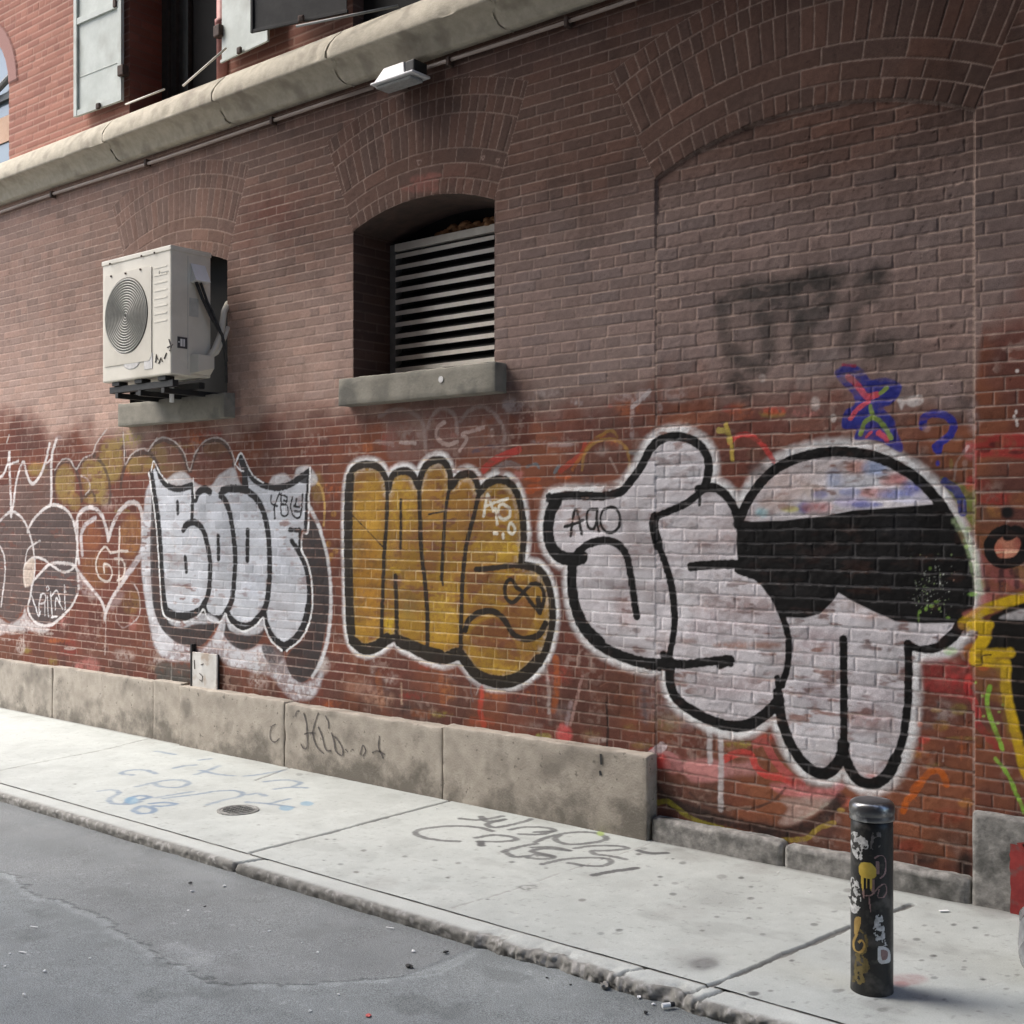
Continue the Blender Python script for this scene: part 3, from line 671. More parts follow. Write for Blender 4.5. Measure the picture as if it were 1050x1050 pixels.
W.stroke('N', [(50, 405), (140, 385), (190, 420), (250, 460), (330, 490), (440, 520), (560, 552)], 5.5, (142, 134, 52), al=.85, patchy=.5)
W.stroke('N', [(640, 552), (740, 545), (790, 505), (860, 478)], 5, (164, 142, 60), al=.85, patchy=.4)
W.blob('N', 890, 425, 16, 10, (196, 160, 84), al=.8)
W.stroke('N', [(85, 270), (90, 340)], 4, (150, 146, 146), al=.7, patchy=.3)
W.piece('paint')
for (p, w, c0, al) in (([(648, 700), (640, 790), (655, 850)], 7, (184, 72, 56), .8), ([(470, 640), (480, 760)], 8, (160, 92, 54), .55), ([(200, 640), (215, 760)], 9, (160, 96, 56), .5), ([(965, 570), (972, 680), (955, 790)], 8, (166, 90, 48), .75), ([(925, 620), (935, 700), (935, 800)], 4, (190, 176, 170), .75),
                       ([(1030, 760), (1010, 860)], 5, (182, 160, 160), .7), ([(995, 860), (1015, 920)], 8, (196, 84, 84), .8), ([(890, 905), (935, 905)], 6, (156, 160, 90), .8), ([(350, 800), (420, 810)], 8, (140, 80, 46), .5), ([(605, 835), (690, 840)], 8, (168, 84, 60), .5)):
    W.stroke('X', p, w, c0, al=al, soft=1.6, patchy=.55)
for (x, y, rx, ry, c0, al) in ((200, 740, 60, 30, (190, 150, 128), .6), (120, 690, 60, 30, (180, 140, 120), .45), (1000, 800, 40, 30, (110, 100, 100), .5), (500, 710, 30, 60, (170, 110, 66), .5), (850, 860, 60, 16, (150, 130, 122), .5)):
    W.blob('X', x, y, rx, ry, c0, al=al, patchy=.85, soft=.8)
W.stroke('K', [(250, 650), (255, 740), (252, 830)], 2.4, (30, 26, 26), al=.8)
W.stroke('K', [(150, 540), (120, 660), (100, 740)], 3.5, (186, 150, 140), al=.6, patchy=.4)
W.stroke('K', [(405, 600), (410, 720)], 5, (70, 64, 68), al=.6, patchy=.3, soft=2)
W.stroke('K', [(225, 580), (270, 560), (305, 580), (290, 610)], 1.5, (140, 100, 84), al=.5)
W.blob('K', 75, 780, 32, 36, (198, 92, 90), al=.85, patchy=.4)

# ---- big face and letters ACO in white, on the wall and the bay
W.piece('graffiti_face', 'huge white figure with black outline, a cartoon face with black glasses and teeth')
FO = (vp('F', [(75, 372), (150, 358), (300, 360), (390, 342), (440, 292), (490, 222), (540, 132), (600, 88), (680, 82), (750, 112), (797, 172), (804, 250), (790, 312), (830, 322), (890, 362), (930, 432)])
      + vp('G', [(62, 395), (112, 310), (180, 222), (280, 160), (400, 130), (520, 130), (640, 157), (760, 222), (850, 310), (920, 420), (966, 540), (986, 650), (980, 760), (935, 850), (875, 905), (800, 915)])
      + vp('H', [(692, 340), (690, 480), (686, 600), (662, 740), (612, 850), (540, 902), (470, 872), (425, 812), (400, 830), (340, 862), (280, 842), (220, 770), (170, 660), (150, 600)])
      + vp('K', [(900, 702), (820, 745), (720, 737), (620, 692), (540, 632), (512, 560), (505, 495), (400, 485), (290, 448), (200, 392), (135, 310), (108, 200), (105, 90)])
      + vp('F', [(170, 660), (110, 648), (65, 600), (45, 530), (55, 440)]))
W.stroke('I', FO, 24, WHITE, soft=5, closed=True, patchy=.25, al=.98)
FC = (200, 195, 198)
W.fill('I', FO, FC, mk=-.0)
for (v, x, y, rx, ry, c0, al) in (('F', 650, 230, 110, 110, (196, 194, 197), .7), ('F', 470, 620, 60, 160, (192, 190, 193), .6), ('F', 820, 560, 120, 80, (172, 152, 150), .7), ('F', 760, 520, 60, 60, (194, 190, 192), .6), ('K', 780, 250, 160, 40, (168, 140, 136), .7), ('K', 830, 410, 140, 14, (172, 118, 92), .75), ('K', 760, 330, 180, 60, (168, 154, 158), .7),
                                 ('K', 570, 200, 40, 120, (204, 203, 206), .7), ('K', 760, 580, 180, 40, (160, 142, 144), .6), ('K', 820, 660, 140, 40, (176, 170, 174), .6), ('K', 250, 220, 90, 130, (176, 170, 173), .6), ('K', 330, 280, 40, 60, (176, 146, 142), .5), ('H', 300, 330, 100, 60, (170, 152, 155), .7), ('H', 260, 600, 80, 100, (192, 190, 194), .6), ('H', 320, 540, 80, 60, (158, 142, 148), .6),
                                 ('H', 560, 540, 100, 120, (166, 156, 160), .6), ('H', 560, 740, 90, 90, (188, 186, 190), .6), ('H', 600, 420, 80, 60, (184, 182, 184), .6), ('H', 540, 640, 90, 40, (168, 128, 124), .55), ('H', 330, 760, 70, 50, (192, 188, 190), .6), ('H', 560, 210, 110, 16, (170, 134, 122), .7), ('H', 700, 280, 100, 30, (176, 170, 172), .6), ('H', 580, 840, 60, 30, (150, 120, 116), .6), ('H', 545, 872, 40, 14, (196, 132, 128), .8), ('H', 470, 170, 60, 30, (172, 150, 142), .6)):
    W.blob(v, x, y, rx, ry, c0, al=al, patchy=.6, soft=.9, mk=0)
streaks(on_wall(560, 500)[0], on_wall(1010, 500)[0], .30)
# forehead mottled with blue, pink and cream
for (x, y, rx, ry, c0, al) in ((250, 250, 120, 80, (186, 170, 166), .9), (420, 200, 90, 40, (190, 178, 176), .8), (540, 190, 40, 26, (196, 150, 140), .8), (610, 195, 45, 30, (150, 164, 196), .8), (560, 250, 80, 24, (206, 206, 212), .9), (700, 240, 40, 20, (196, 130, 130), .8), (450, 240, 30, 40, (168, 178, 204), .7), (620, 295, 70, 20, (200, 150, 150), .8), (690, 300, 70, 22, (144, 150, 196), .85), (760, 280, 40, 30, (96, 100, 168), .85), (330, 350, 24, 20, (96, 98, 160), .9), (380, 350, 60, 22, (196, 140, 142), .8), (460, 300, 60, 26, (206, 200, 206), .9), (520, 330, 70, 20, (172, 164, 196), .8), (580, 340, 60, 12, (110, 116, 176), .7), (160, 370, 24, 16, (150, 184, 190), .85), (270, 358, 36, 10, (200, 196, 130), .8), (210, 330, 60, 30, (176, 158, 152), .8), (800, 310, 30, 20, (190, 186, 200), .8), (360, 280, 40, 30, (176, 160, 150), .7), (480, 150, 120, 14, (176, 168, 168), .7), (390, 300, 30, 18, (100, 104, 170), .55), (660, 250, 30, 16, (200, 150, 146), .7), (510, 290, 40, 14, (150, 156, 196), .7), (740, 320, 50, 14, (196, 196, 214), .8)):
    W.blob('G', x, y, rx, ry, c0, al=min(1, al * 1.15), patchy=.3, soft=.7, mk=0)
jm = W._box(BAY0, BAY1, 0.2, 2.2); ins = W.pid[jm] == W.cur
mm = (W.mort[jm] * ins * .5 * smooth(.3, .7, W.n2[jm]))[..., None]; W.col[jm] = W.col[jm] * (1 - mm) + np.array([.30, .26, .26]) * mm
jm = W._box(on_wall(560, 500)[0], BAY0, 0.2, 2.2); ins = W.pid[jm] == W.cur
mm = (W.mort[jm] * ins * .4)[..., None]; W.col[jm] = W.col[jm] * (1 - mm) + np.array([.62, .60, .60]) * mm
BK = (26, 25, 25)
W.fill('G', [(66, 400), (120, 408), (250, 404), (400, 386), (520, 364), (700, 350), (862, 338), (922, 420), (970, 560), (986, 690), (972, 790), (930, 812), (800, 815), (690, 805), (600, 765), (520, 725), (465, 692), (440, 730), (390, 778), (330, 793), (250, 790), (220, 720), (150, 640), (66, 590), (56, 500)], BK, mk=.07, raw=True)
W.blob('G', 700, 430, 90, 40, (52, 52, 55), al=.35, patchy=.7, soft=.9); W.blob('G', 480, 540, 200, 20, (52, 50, 50), al=.5, patchy=.8, soft=.9); W.blob('G', 300, 690, 120, 20, (54, 52, 52), al=.4, patchy=.8, soft=.9)
for v, p, w in (('F', [(60, 372), (150, 356), (300, 359), (390, 341), (440, 291), (490, 221), (540, 131), (600, 87), (680, 82), (750, 112), (797, 172), (803, 250), (785, 318)], 9.5),
                ('F', [(95, 380), (65, 440), (55, 530), (72, 600), (115, 645), (175, 655), (215, 645)], 14), ('F', [(165, 690), (182, 640), (230, 592), (300, 568), (370, 578), (418, 630), (440, 720), (456, 830), (470, 920)], 8.5),
                ('F', [(120, 640), (170, 670), (200, 640)], 11), ('F', [(168, 650), (168, 780), (192, 900), (240, 985), (300, 1042)], 12), ('K', [(105, 80), (108, 200), (137, 310), (200, 392), (290, 446), (400, 482), (490, 490)], 11.5),
                ('F', [(790, 318), (705, 390), (620, 430), (555, 455)], 8), ('F', [(555, 455), (548, 500), (570, 590)], 11), ('F', [(565, 580), (605, 690), (630, 800), (642, 920), (636, 1045)], 7), ('K', [(470, 10), (500, 90), (525, 200), (530, 330), (508, 460)], 7.5),
                ('F', [(720, 690), (800, 682), (950, 678)], 9.5), ('F', [(755, 328), (830, 320), (890, 360), (930, 430), (955, 520)], 9.5), ('F', [(765, 350), (762, 400)], 3.5),
                ('K', [(485, 450), (500, 475), (560, 490), (640, 482), (700, 475), (760, 470)], 9), ('K', [(745, 465), (765, 490)], 6), ('K', [(515, 480), (512, 560), (540, 632), (620, 692), (720, 737), (820, 745), (900, 702), (965, 640)], 11.5),
                ('G', [(60, 600), (150, 640), (212, 720), (246, 800), (266, 880), (262, 980), (240, 1060)], 7.5), ('K', [(955, 545), (968, 620)], 6.5),
                ('G', [(62, 420), (112, 312), (182, 224), (282, 162), (402, 132), (520, 131), (640, 158), (760, 224), (850, 312), (922, 422), (968, 545), (986, 660), (978, 760), (932, 850), (880, 898)], 11),
                ('G', [(745, 905), (800, 917), (860, 905)], 7), ('H', [(422, 305), (424, 500), (424, 700), (424, 800)], 8.5), ('H', [(690, 325), (692, 480), (686, 600), (662, 740), (612, 850)], 8.5), ('H', [(640, 800), (600, 870), (540, 905), (475, 880), (430, 800), (418, 740)], 12),
                ('H', [(150, 530), (172, 660), (222, 772), (282, 842), (345, 862), (402, 815), (424, 740)], 12), ('H', [(690, 325), (760, 352), (820, 345)], 6)):
    W.stroke(v, p, w, BK, soft=.7, mk=.10)
W.stroke('F', [(60, 365), (70, 380)], 9, BK)
for v, p, w in (('K', [(415, 490), (470, 500)], 9), ('G', [(40, 960), (-10, 985)], 7)):
    W.stroke(v, p, w, BK, soft=.7)
for p in ([(690, 160), (720, 190), (735, 260), (720, 330)], [(720, 300), (760, 280), (770, 200)], [(450, 440), (475, 462)]):
    W.stroke('F', p, 2, (160, 158, 162), al=.6)
W.piece('graffiti_tag', 'small black tag ACO written in the white hand of the big figure')
for p in ([(160, 545), (168, 490), (178, 430), (190, 425), (200, 470), (213, 535)], [(132, 503), (170, 492), (220, 472)], [(278, 420), (245, 425), (235, 465), (245, 505), (268, 512), (282, 480)], [(285, 418), (283, 470), (292, 522)],
          [(345, 410), (310, 430), (300, 480), (320, 522), (355, 530), (385, 505), (392, 460), (375, 420), (345, 410)]):
    W.stroke('F', p, 3.4, (38, 36, 36), soft=.6, mk=.2)
W.piece('paint')
r = random.Random(3)
for k in range(150):
    x = r.gauss(385, 75); y = r.gauss(710, 95)
    s = r.choice((2.5, 3, 3, 4, 5, 7))
    W.blob('O', x, y, s, s * r.uniform(.7, 1.3), r.choice(((140, 156, 118), (176, 180, 172), (126, 146, 98), (120, 124, 118), (160, 164, 156))), al=.8, mk=0)
for (x, y, rx, ry) in ((290, 930, 8, 40), (300, 890, 14, 16), (345, 870, 14, 18), (420, 820, 20, 12), (385, 850, 20, 14), (500, 935, 18, 10), (375, 580, 12, 14), (440, 870, 10, 10)):
    W.blob('O', x, y, rx, ry, (140, 178, 84), al=.8, patchy=.5)
W.stroke('O', [(560, 240), (620, 340), (665, 450), (695, 570), (720, 680), (725, 780)], 9, (176, 196, 150), al=.55, patchy=.6, soft=2)
W.blob('O', 680, 765, 38, 14, (150, 200, 96), al=.8, patchy=.4)
for (x, y, rx, ry) in ((760, 690, 20, 30), (640, 420, 20, 16), (650, 300, 25, 20)):
    W.blob('O', x, y, rx, ry, (166, 196, 116), al=.6, patchy=.5)
W.blob('L', 520, 335, 50, 30, (150, 190, 110), al=.7, patchy=.5)

# ---- right-hand end: crown, question mark, pier
W.piece('graffiti_crown', 'blue doodle with pink and green lines above the big face')
W.fill('J', [(78, 100), (150, 66), (222, 92), (262, 145), (340, 138), (418, 172), (410, 222), (368, 272), (330, 292), (380, 350), (400, 420), (428, 480), (415, 520), (320, 470), (255, 455), (180, 452), (186, 402), (118, 392), (130, 310), (178, 275), (168, 222), (128, 180), (84, 132)], (46, 50, 128), soft=1.1, patchy=.16, mk=.3)
PK, GN = (196, 78, 84), (124, 142, 62)
for p, w, c0 in (([(145, 130), (185, 165), (215, 205), (245, 235), (295, 222)], 6.5, PK), ([(250, 262), (195, 298), (158, 345)], 5, PK), ([(305, 420), (335, 440), (345, 455)], 6, PK), ([(265, 415), (240, 440)], 3, PK), ([(345, 190), (312, 216)], 4.5, GN), ([(262, 280), (272, 335)], 4.5, GN), ([(212, 425), (228, 372), (265, 345), (298, 350), (330, 385), (368, 445)], 5, GN), ([(120, 70), (180, 75)], 3, (150, 60, 80))):
    W.stroke('J', p, w, c0, al=.95, patchy=.2, mk=.3)
W.fill('J', [(400, 245), (450, 235), (520, 225), (530, 265), (480, 285), (440, 270), (420, 300), (408, 270)], (196, 188, 184), soft=1.5, patchy=.5, al=.9)
W.blob('J', 660, 215, 50, 70, (150, 126, 122), al=.6, patchy=.5, soft=.8); W.blob('J', 790, 350, 25, 90, (170, 150, 148), al=.6, patchy=.7, soft=.8); W.blob('J', 68, 345, 14, 20, (180, 160, 150), al=.6, patchy=.5); W.blob('J', 1015, 102, 10, 10, (220, 210, 205), al=.9)
for (x, y) in ((1010, 320), (1000, 345), (1012, 365), (1015, 385)):
    W.blob('J', x, y - 270 + 262, 8, 13, (214, 204, 198), al=.9)
W.blob('J', 10, 190, 40, 60, (130, 114, 106), al=.5, patchy=.7)
W.piece('graffiti_tag', 'blue question mark above the rim of the big face')
W.stroke('J', [(530, 385), (535, 345), (575, 322), (625, 322), (668, 345), (688, 385), (668, 430), (625, 465), (600, 490), (608, 512)], 8, (44, 48, 136), soft=.8, patchy=.12, mk=.3)
W.stroke('J', [(585, 490), (606, 520), (625, 490)], 4, (44, 48, 136), patchy=.2)
W.blob('J', 606, 575, 12, 16, (46, 50, 136)); W.blob('J', 550, 395, 22, 22, (164, 132, 124), al=.7, patchy=.4)
W.piece('paint')
W.fill('J', [(620, 650), (680, 665), (750, 690), (800, 700), (800, 900), (770, 880), (740, 830), (690, 760)], (112, 126, 62), al=.85, soft=1.5, patchy=.4)
W.stroke('J', [(640, 670), (690, 705), (725, 760), (735, 825)], 9, (44, 52, 124), al=.9, patchy=.2)
W.blob('J', 770, 510, 40, 50, (178, 96, 100), al=.75, patchy=.5); W.blob('J', 775, 680, 30, 40, (172, 64, 60), al=.75, patchy=.5); W.stroke('J', [(800, 480), (798, 700)], 4, (150, 70, 70), al=.6, patchy=.3); W.blob('J', 675, 580, 12, 30, (132, 150, 80), al=.6, patchy=.5); W.stroke('J', [(690, 660), (700, 580), (720, 540)], 2.5, (190, 180, 170), al=.5, patchy=.4)
W.stroke('J', [(730, 530), (760, 490)], 3, (200, 180, 176), al=.6, patchy=.4); W.blob('J', 745, 575, 16, 20, (196, 180, 172), al=.6, patchy=.6)
W.piece('paint')
RD = (156, 54, 52)
for (pts, c0, al) in (([(805, 440), (1100, 430), (1100, 545), (940, 540), (810, 535)], RD, .85), ([(830, 740), (980, 725), (960, 790), (840, 780)], (160, 62, 54), .75), ([(805, 670), (870, 660), (880, 720), (805, 715)], (130, 46, 44), .6), ([(970, 740), (1100, 720), (1100, 800), (1000, 800)], (150, 96, 60), .6), ([(860, 790), (920, 800), (930, 850), (870, 850)], (170, 116, 64), .6), ([(805, 800), (930, 860), (860, 1000), (805, 1000)], (110, 80, 50), .5)):
    W.fill('J', pts, c0, al=al, soft=2, patchy=.6)
for (x, y, rx, ry, c0) in ((900, 480, 30, 14, (60, 34, 36)), (1010, 520, 40, 10, (64, 36, 38)), (850, 510, 30, 10, (80, 40, 38))):
    W.blob('J', x, y, rx, ry, c0, al=.7, patchy=.4)
for (pts, c0, al) in (([(740, 480), (800, 530), (870, 580), (1050, 600), (1050, 720), (900, 770), (780, 760), (740, 640)], (160, 92, 92), .7), ([(730, 780), (800, 770), (830, 800), (760, 850), (715, 850)], (190, 116, 112), .8), ([(960, 560), (1050, 580), (1050, 700)], (176, 140, 84), .5)):
    W.fill('O', pts, c0, al=al, soft=2, patchy=.4)
W.piece('graffiti_creature', 'round black ring with a small knob above and a pink heart in it, on the pier')
W.fill('O', [(860, 360), (900, 350), (935, 362), (975, 345), (1020, 365), (1030, 430), (980, 500), (900, 515), (845, 490), (840, 420)], (196, 132, 108), soft=1, patchy=.2); W.blob('O', 870, 450, 40, 50, (186, 86, 66), al=.7, patchy=.4); W.blob('O', 1010, 400, 40, 50, (140, 66, 62), al=.7, patchy=.4); W.stroke('O', [(850, 465), (1010, 462)], 1.5, (222, 190, 160), al=.8)
W.stroke('O', [(920, 305), (850, 335), (805, 400), (805, 470), (850, 530), (920, 545), (1000, 525), (1060, 450), (1060, 360), (1000, 310), (960, 330), (935, 345)], 11, (30, 28, 28), soft=.8, mk=.15, closed=True)
W.blob('O', 930, 178, 46, 48, (32, 30, 30)); W.blob('O', 935, 240, 16, 10, (190, 176, 172), al=.7)
for p in ([(785, 650), (790, 740)], [(884, 600), (886, 760)], [(995, 590), (1000, 720)], [(960, 600), (965, 615)]):
    W.stroke('O', p, 5.5, (62, 46, 48), al=.85, patchy=.3, soft=1.4)
W.piece('graffiti_letters', 'yellow and black lettering cut off by the right edge of the photo')
W.fill('L', [(330, 400), (540, 385), (690, 430), (690, 600), (640, 700), (420, 640), (330, 580)], (150, 58, 56), al=.75, soft=4, patchy=.55)
W.fill('L', [(620, 300), (700, 290), (700, 440), (620, 380)], (176, 110, 54), al=.8, soft=2, patchy=.3)
W.fill('L', [(690, 420), (900, 440), (890, 700), (760, 640), (690, 560)], (128, 86, 52), al=.8, soft=3, patchy=.4)
W.blob('L', 650, 545, 40, 40, (192, 66, 62), al=.9, patchy=.3); W.blob('L', 530, 540, 50, 40, (180, 66, 64), al=.7, patchy=.5)
W.stroke('L', [(640, 600), (690, 700), (720, 790)], 8, (176, 58, 58), al=.8, patchy=.4); W.stroke('L', [(720, 860), (800, 960), (860, 1030)], 8, (150, 54, 54), al=.75, patchy=.5)
for (x, y, rx, ry, c0) in ((450, 870, 60, 40, (146, 110, 54)), (580, 750, 60, 40, (134, 118, 62)), (300, 860, 20, 20, (190, 110, 80)), (330, 970, 40, 30, (194, 72, 64)), (295, 1040, 30, 20, (190, 76, 74)), (600, 960, 120, 16, (124, 100, 56)), (420, 760, 40, 20, (140, 110, 60)), (760, 450, 40, 24, (170, 88, 50))):
    W.blob('L', x, y, rx, ry, c0, al=.7, patchy=.6)
W.fill('L', [(800, 110), (860, 60), (1100, 20), (1100, 1250), (1030, 1050), (1000, 880), (960, 700), (945, 400), (880, 330), (780, 310), (770, 260), (820, 200)], (32, 30, 28), soft=1.5, mk=.25)
W.fill('L', [(870, 95), (940, 60), (1100, 25), (1100, 105), (930, 105)], (172, 168, 168), soft=1.5, patchy=.3)
YL = (206, 170, 38)
for p, w in (([(612, 138), (680, 90), (760, 40), (860, 5), (1060, -60)], 11), ([(690, 135), (760, 160), (765, 240), (725, 310), (700, 400)], 13), ([(640, 160), (700, 150), (800, 145)], 9), ([(690, 345), (800, 350), (950, 345)], 10), ([(690, 400), (760, 410), (920, 420)], 9), ([(920, 440), (920, 600), (945, 740), (985, 900), (1020, 1040), (1045, 1150), (1080, 1230)], 10.5)):
    W.stroke('L', p, w, YL, soft=1.6, patchy=.22, mk=.3)
W.stroke('L', [(850, 420), (900, 500), (900, 640), (930, 800), (970, 960)], 9, (150, 126, 52), al=.5, patchy=.5, soft=3); W.stroke('L', [(700, 435), (750, 425), (750, 370), (810, 360)], 1.5, (70, 56, 36)); W.fill('L', [(610, 60), (720, 10), (780, 10), (660, 90)], (200, 120, 112), al=.5, soft=2, patchy=.5)
W.piece('graffiti_tag', 'lime green squiggle running down the pier to the granite block')
for v, p, w in (('L', [(805, 590), (785, 680), (795, 770), (830, 870), (865, 950), (895, 1040)], 4.5), ('M', [(895, -10), (935, 35), (970, 90), (1000, 160), (1035, 235), (1048, 275)], 4.2)):
    W.stroke(v, p, w, (140, 182, 72), soft=.8, patchy=.3)
for (x, y) in ((750, 655), (870, 770), (760, 800), (860, 850), (900, 720), (700, 560)):
    W.blob('L', x, y, 12, 10, (160, 196, 96), al=.7, patchy=.3)
W.piece('graffiti_tag', 'orange hooked arrow between the big face and the pier')
for p in ([(398, 272), (412, 225), (440, 195), (470, 160), (505, 105)], [(505, 105), (545, 60), (595, 58), (622, 95), (630, 128)]):
    W.stroke('M', p, 6.8, (188, 96, 38), soft=.9, patchy=.25)
W.fill('M', [(395, 205), (445, 205), (470, 215), (430, 160), (480, 100), (500, 130), (470, 190)], (184, 92, 38), al=.8, patchy=.3, soft=1)
W.blob('M', 735, 230, 40, 24, (166, 112, 60), al=.75, patchy=.4); W.blob('M', 600, 120, 50, 22, (150, 84, 46), al=.5, patchy=.5)
W.blob('M', 735, 560, 40, 70, (36, 32, 30), al=.9, patchy=.2, soft=.7); W.blob('M', 520, 525, 60, 26, (50, 42, 40), al=.7, patchy=.4, soft=.6); W.blob('M', 440, 460, 70, 30, (150, 66, 48), al=.6, patchy=.4); W.blob('M', 640, 300, 100, 40, (138, 64, 46), al=.5, patchy=.4)
W.piece('graffiti_tag', 'red hoop and yellow dab between the white hand and the face')
W.stroke('G', [(30, 95), (55, 70), (95, 60), (140, 82), (180, 125), (205, 165)], 5.5, (182, 62, 58), soft=.8, patchy=.25)
W.stroke('G', [(15, 20), (30, 70), (38, 110), (42, 160)], 4.5, (190, 164, 78), al=.9, patchy=.3); W.stroke('F', [(850, 50), (890, 60), (905, 110)], 6, (184, 166, 88), al=.8, patchy=.4); W.blob('G', 140, 200, 40, 30, (60, 50, 50), al=.6, patchy=.4); W.blob('G', 130, 140, 30, 20, (110, 84, 70), al=.5, patchy=.5)
W.piece('graffiti_tag', 'soft black spray ghost letters high on the grey brick of the bay')
for p, w in (([(140, 260), (142, 330), (160, 400), (210, 455), (280, 490)], 11), ([(150, 235), (220, 205), (330, 190), (400, 180)], 13), ([(380, 200), (470, 165), (560, 150)], 15), ([(250, 230), (285, 290), (305, 360), (305, 440)], 12), ([(330, 190), (330, 240)], 10), ([(480, 150), (520, 200), (480, 280), (430, 340), (430, 420)], 17), ([(400, 250), (420, 320)], 10), ([(690, 145), (680, 210), (630, 270), (605, 320), (590, 390)], 13), ([(640, 170), (720, 150)], 11), ([(190, 530), (220, 560)], 14), ([(690, 400), (720, 410)], 20)):
    W.stroke('P', p, w * 1.45, (50, 48, 46), soft=6.0, al=.62 if w < 14 else .70, patchy=.2, mk=.1, rough=.8)
W.blob('P', 330, 260, 210, 80, (66, 62, 60), al=.38, patchy=.3, soft=.95, own=False); W.blob('P', 640, 240, 90, 90, (66, 62, 60), al=.30, patchy=.3, soft=.95, own=False); W.blob('P', 250, 440, 70, 50, (66, 62, 60), al=.25, patchy=.3, soft=.95, own=False)
for (x, y, rx, ry) in ((285, 518, 12, 14), (475, 608, 18, 26), (540, 660, 10, 14)):
    W.blob('P', x, y, rx, ry, (196, 186, 180), al=.75, patchy=.4)
W.stroke('P', [(420, 540), (450, 490), (540, 440)], 12, (136, 124, 120), al=.55, soft=4, patchy=.5)
W.blob('P', 950, 570, 40, 60, (140, 122, 118), al=.5, patchy=.5, soft=.9)
W.piece('paint_patch', 'two dull black paint blots beside the white metal plate above the plinth')
for (x, y, rx, ry) in ((140, 640, 48, 50), (225, 645, 52, 55), (230, 690, 50, 30), (150, 680, 55, 24)):
    W.blob('V', x, y, rx, ry, (72, 70, 66), al=.92, patchy=.2, soft=.35, mk=.1)
W.stroke('V', [(180, 600), (178, 650), (180, 705)], 1.6, (150, 146, 140), al=.6)
# the dull paint smears near the louvred window arch
W.piece('paint')
for (x, y, rx, ry) in ((435, 185, 14, 5), (430, 193, 20, 4), (445, 180, 8, 3)):
    W.blob('I', x, y, rx, ry, (130, 76, 66), al=.55, patchy=.7, soft=.7)
for (x, y, r0) in ((429.5, 167, 2.3), (495, 162, 1.8), (510, 165, 1.8)):
    W.stroke('I', [(x - r0, y - r0), (x + r0, y - r0), (x, y + r0), (x - r0, y - r0)], 1.0, (150, 126, 116), al=.8)

# wear: streaks where a coat has gone and the older surface shows, and pale joints grinning through
wear = smooth(.58, .76, fbm(W.U, W.V, .035, 951, 3, ratio=2.6)) * (.25 + .5 * smooth(.4, .7, fbm(W.U, W.V, .4, 955, 3)))
lum = W.col.mean(-1)
wear = wear * np.where(lum < .06, .12, 1.0)
W.col = W.col * (1 - wear[..., None]) + W.base * wear[..., None]
lowz = smooth(2.75, 2.35, W.V)
jt = W.bed * lowz * np.where(W.pid > 0, 1.15, .3) * (.3 + .9 * smooth(.3, .7, W.n2))
W.col = np.minimum(W.col + (jt * .6)[..., None] * (.030 + .42 * W.col), .84)
# ------------------------------------------------------------------ build the building
M_WALL = tint_mat('painted_brick', grain=(240.0, 0.22), spec=0.12)
building = empty('brick_building', (0, 0, 0), label='old red brick building whose ground floor wall is covered with graffiti', cat='building')
uc = (W.us[:-1] + W.us[1:]) / 2; vc = (W.vs[:-1] + W.vs[1:]) / 2
UC, VC = np.meshgrid(uc, vc, indexing='ij')
keep = ~(opening(ARCHES[0], UC, VC) | opening(ARCHES[1], UC, VC))
co = np.stack([W.U, -W.h, W.V], -1)
wall = grid_mesh('brick_wall', co, W.col, W.rough, keep, M_WALL, building, W.pid, 0)
for k in range(1, len(W.names)):
    nm, lb = W.names[k]
    o = grid_mesh(nm, co, W.col, W.rough, keep, M_WALL, wall, W.pid, k)
    if o:
        o['label'] = lb
# ------------------------------------------------------------------ upper storey wall
def upper_steps():
    return np.concatenate([np.arange(-18.0, -12.0, 0.03), np.arange(-12.0, -4.2, 0.0105), np.arange(-4.2, 1.61, 0.03)])
UW = Surf(upper_steps(), np.arange(5.12, 7.62, 0.0105), lambda px, py: on_wall(px, py), px_wall)
U, V = UW.U, UW.V
AW = dict(xc=wx(9) - 0.62, half=0.62, zs=6.05, rise=0.5); AW['R'] = (AW['half'] ** 2 + AW['rise'] ** 2) / (2 * AW['rise']); AW['zc'] = AW['zs'] + AW['rise'] - AW['R']
um, uh, ur, uq = brick_field(U, V, COURSE, 0.213, ZPH, 0.0095, 400, 0.003, 0.0045, 0.003, header=7)
upal = brick_colors(ur, uq, [(.40, .190, .140), (.36, .165, .125), (.43, .21, .155), (.33, .155, .12), (.38, .175, .13)])  # palette lightened to take in the haze at this end
nb = fbm(U, V, .9, 410, 4)
upal = upal * (.82 + .36 * nb[..., None])
ring = (np.hypot(U - AW['xc'], V - AW['zc']) > AW['R']) & (np.hypot(U - AW['xc'], V - AW['zc']) < AW['R'] + 0.16) & (V > AW['zs'] - .1)
upal = np.where(ring[..., None], np.array([.42, .24, .21]), upal); um = np.where(ring, 0, um); uh = np.where(ring, 0.012, uh)
e2 = smooth(-6.9, -6.2, U); upal = upal * (1 - .55 * e2[..., None])               # shade beside the dark shutter, painted into the brick
mk = (um * .8)[..., None]
UW.col = upal * (1 - mk) + np.array([.60, .40, .32]) * mk * (1 - .4 * e2[..., None]); UW.h = uh; UW.mort = um
UX0, UX1, UL0, UL1 = wx(133), wx(233), wx(362), wx(507)
uc = (UW.us[:-1] + UW.us[1:]) / 2; vc = (UW.vs[:-1] + UW.vs[1:]) / 2
UC, VC = np.meshgrid(uc, vc, indexing='ij')
aw = (np.abs(UC - AW['xc']) < AW['half']) & (VC > 5.0) & (VC < AW['zc'] + np.sqrt(np.maximum(AW['R'] ** 2 - (UC - AW['xc']) ** 2, .01)))
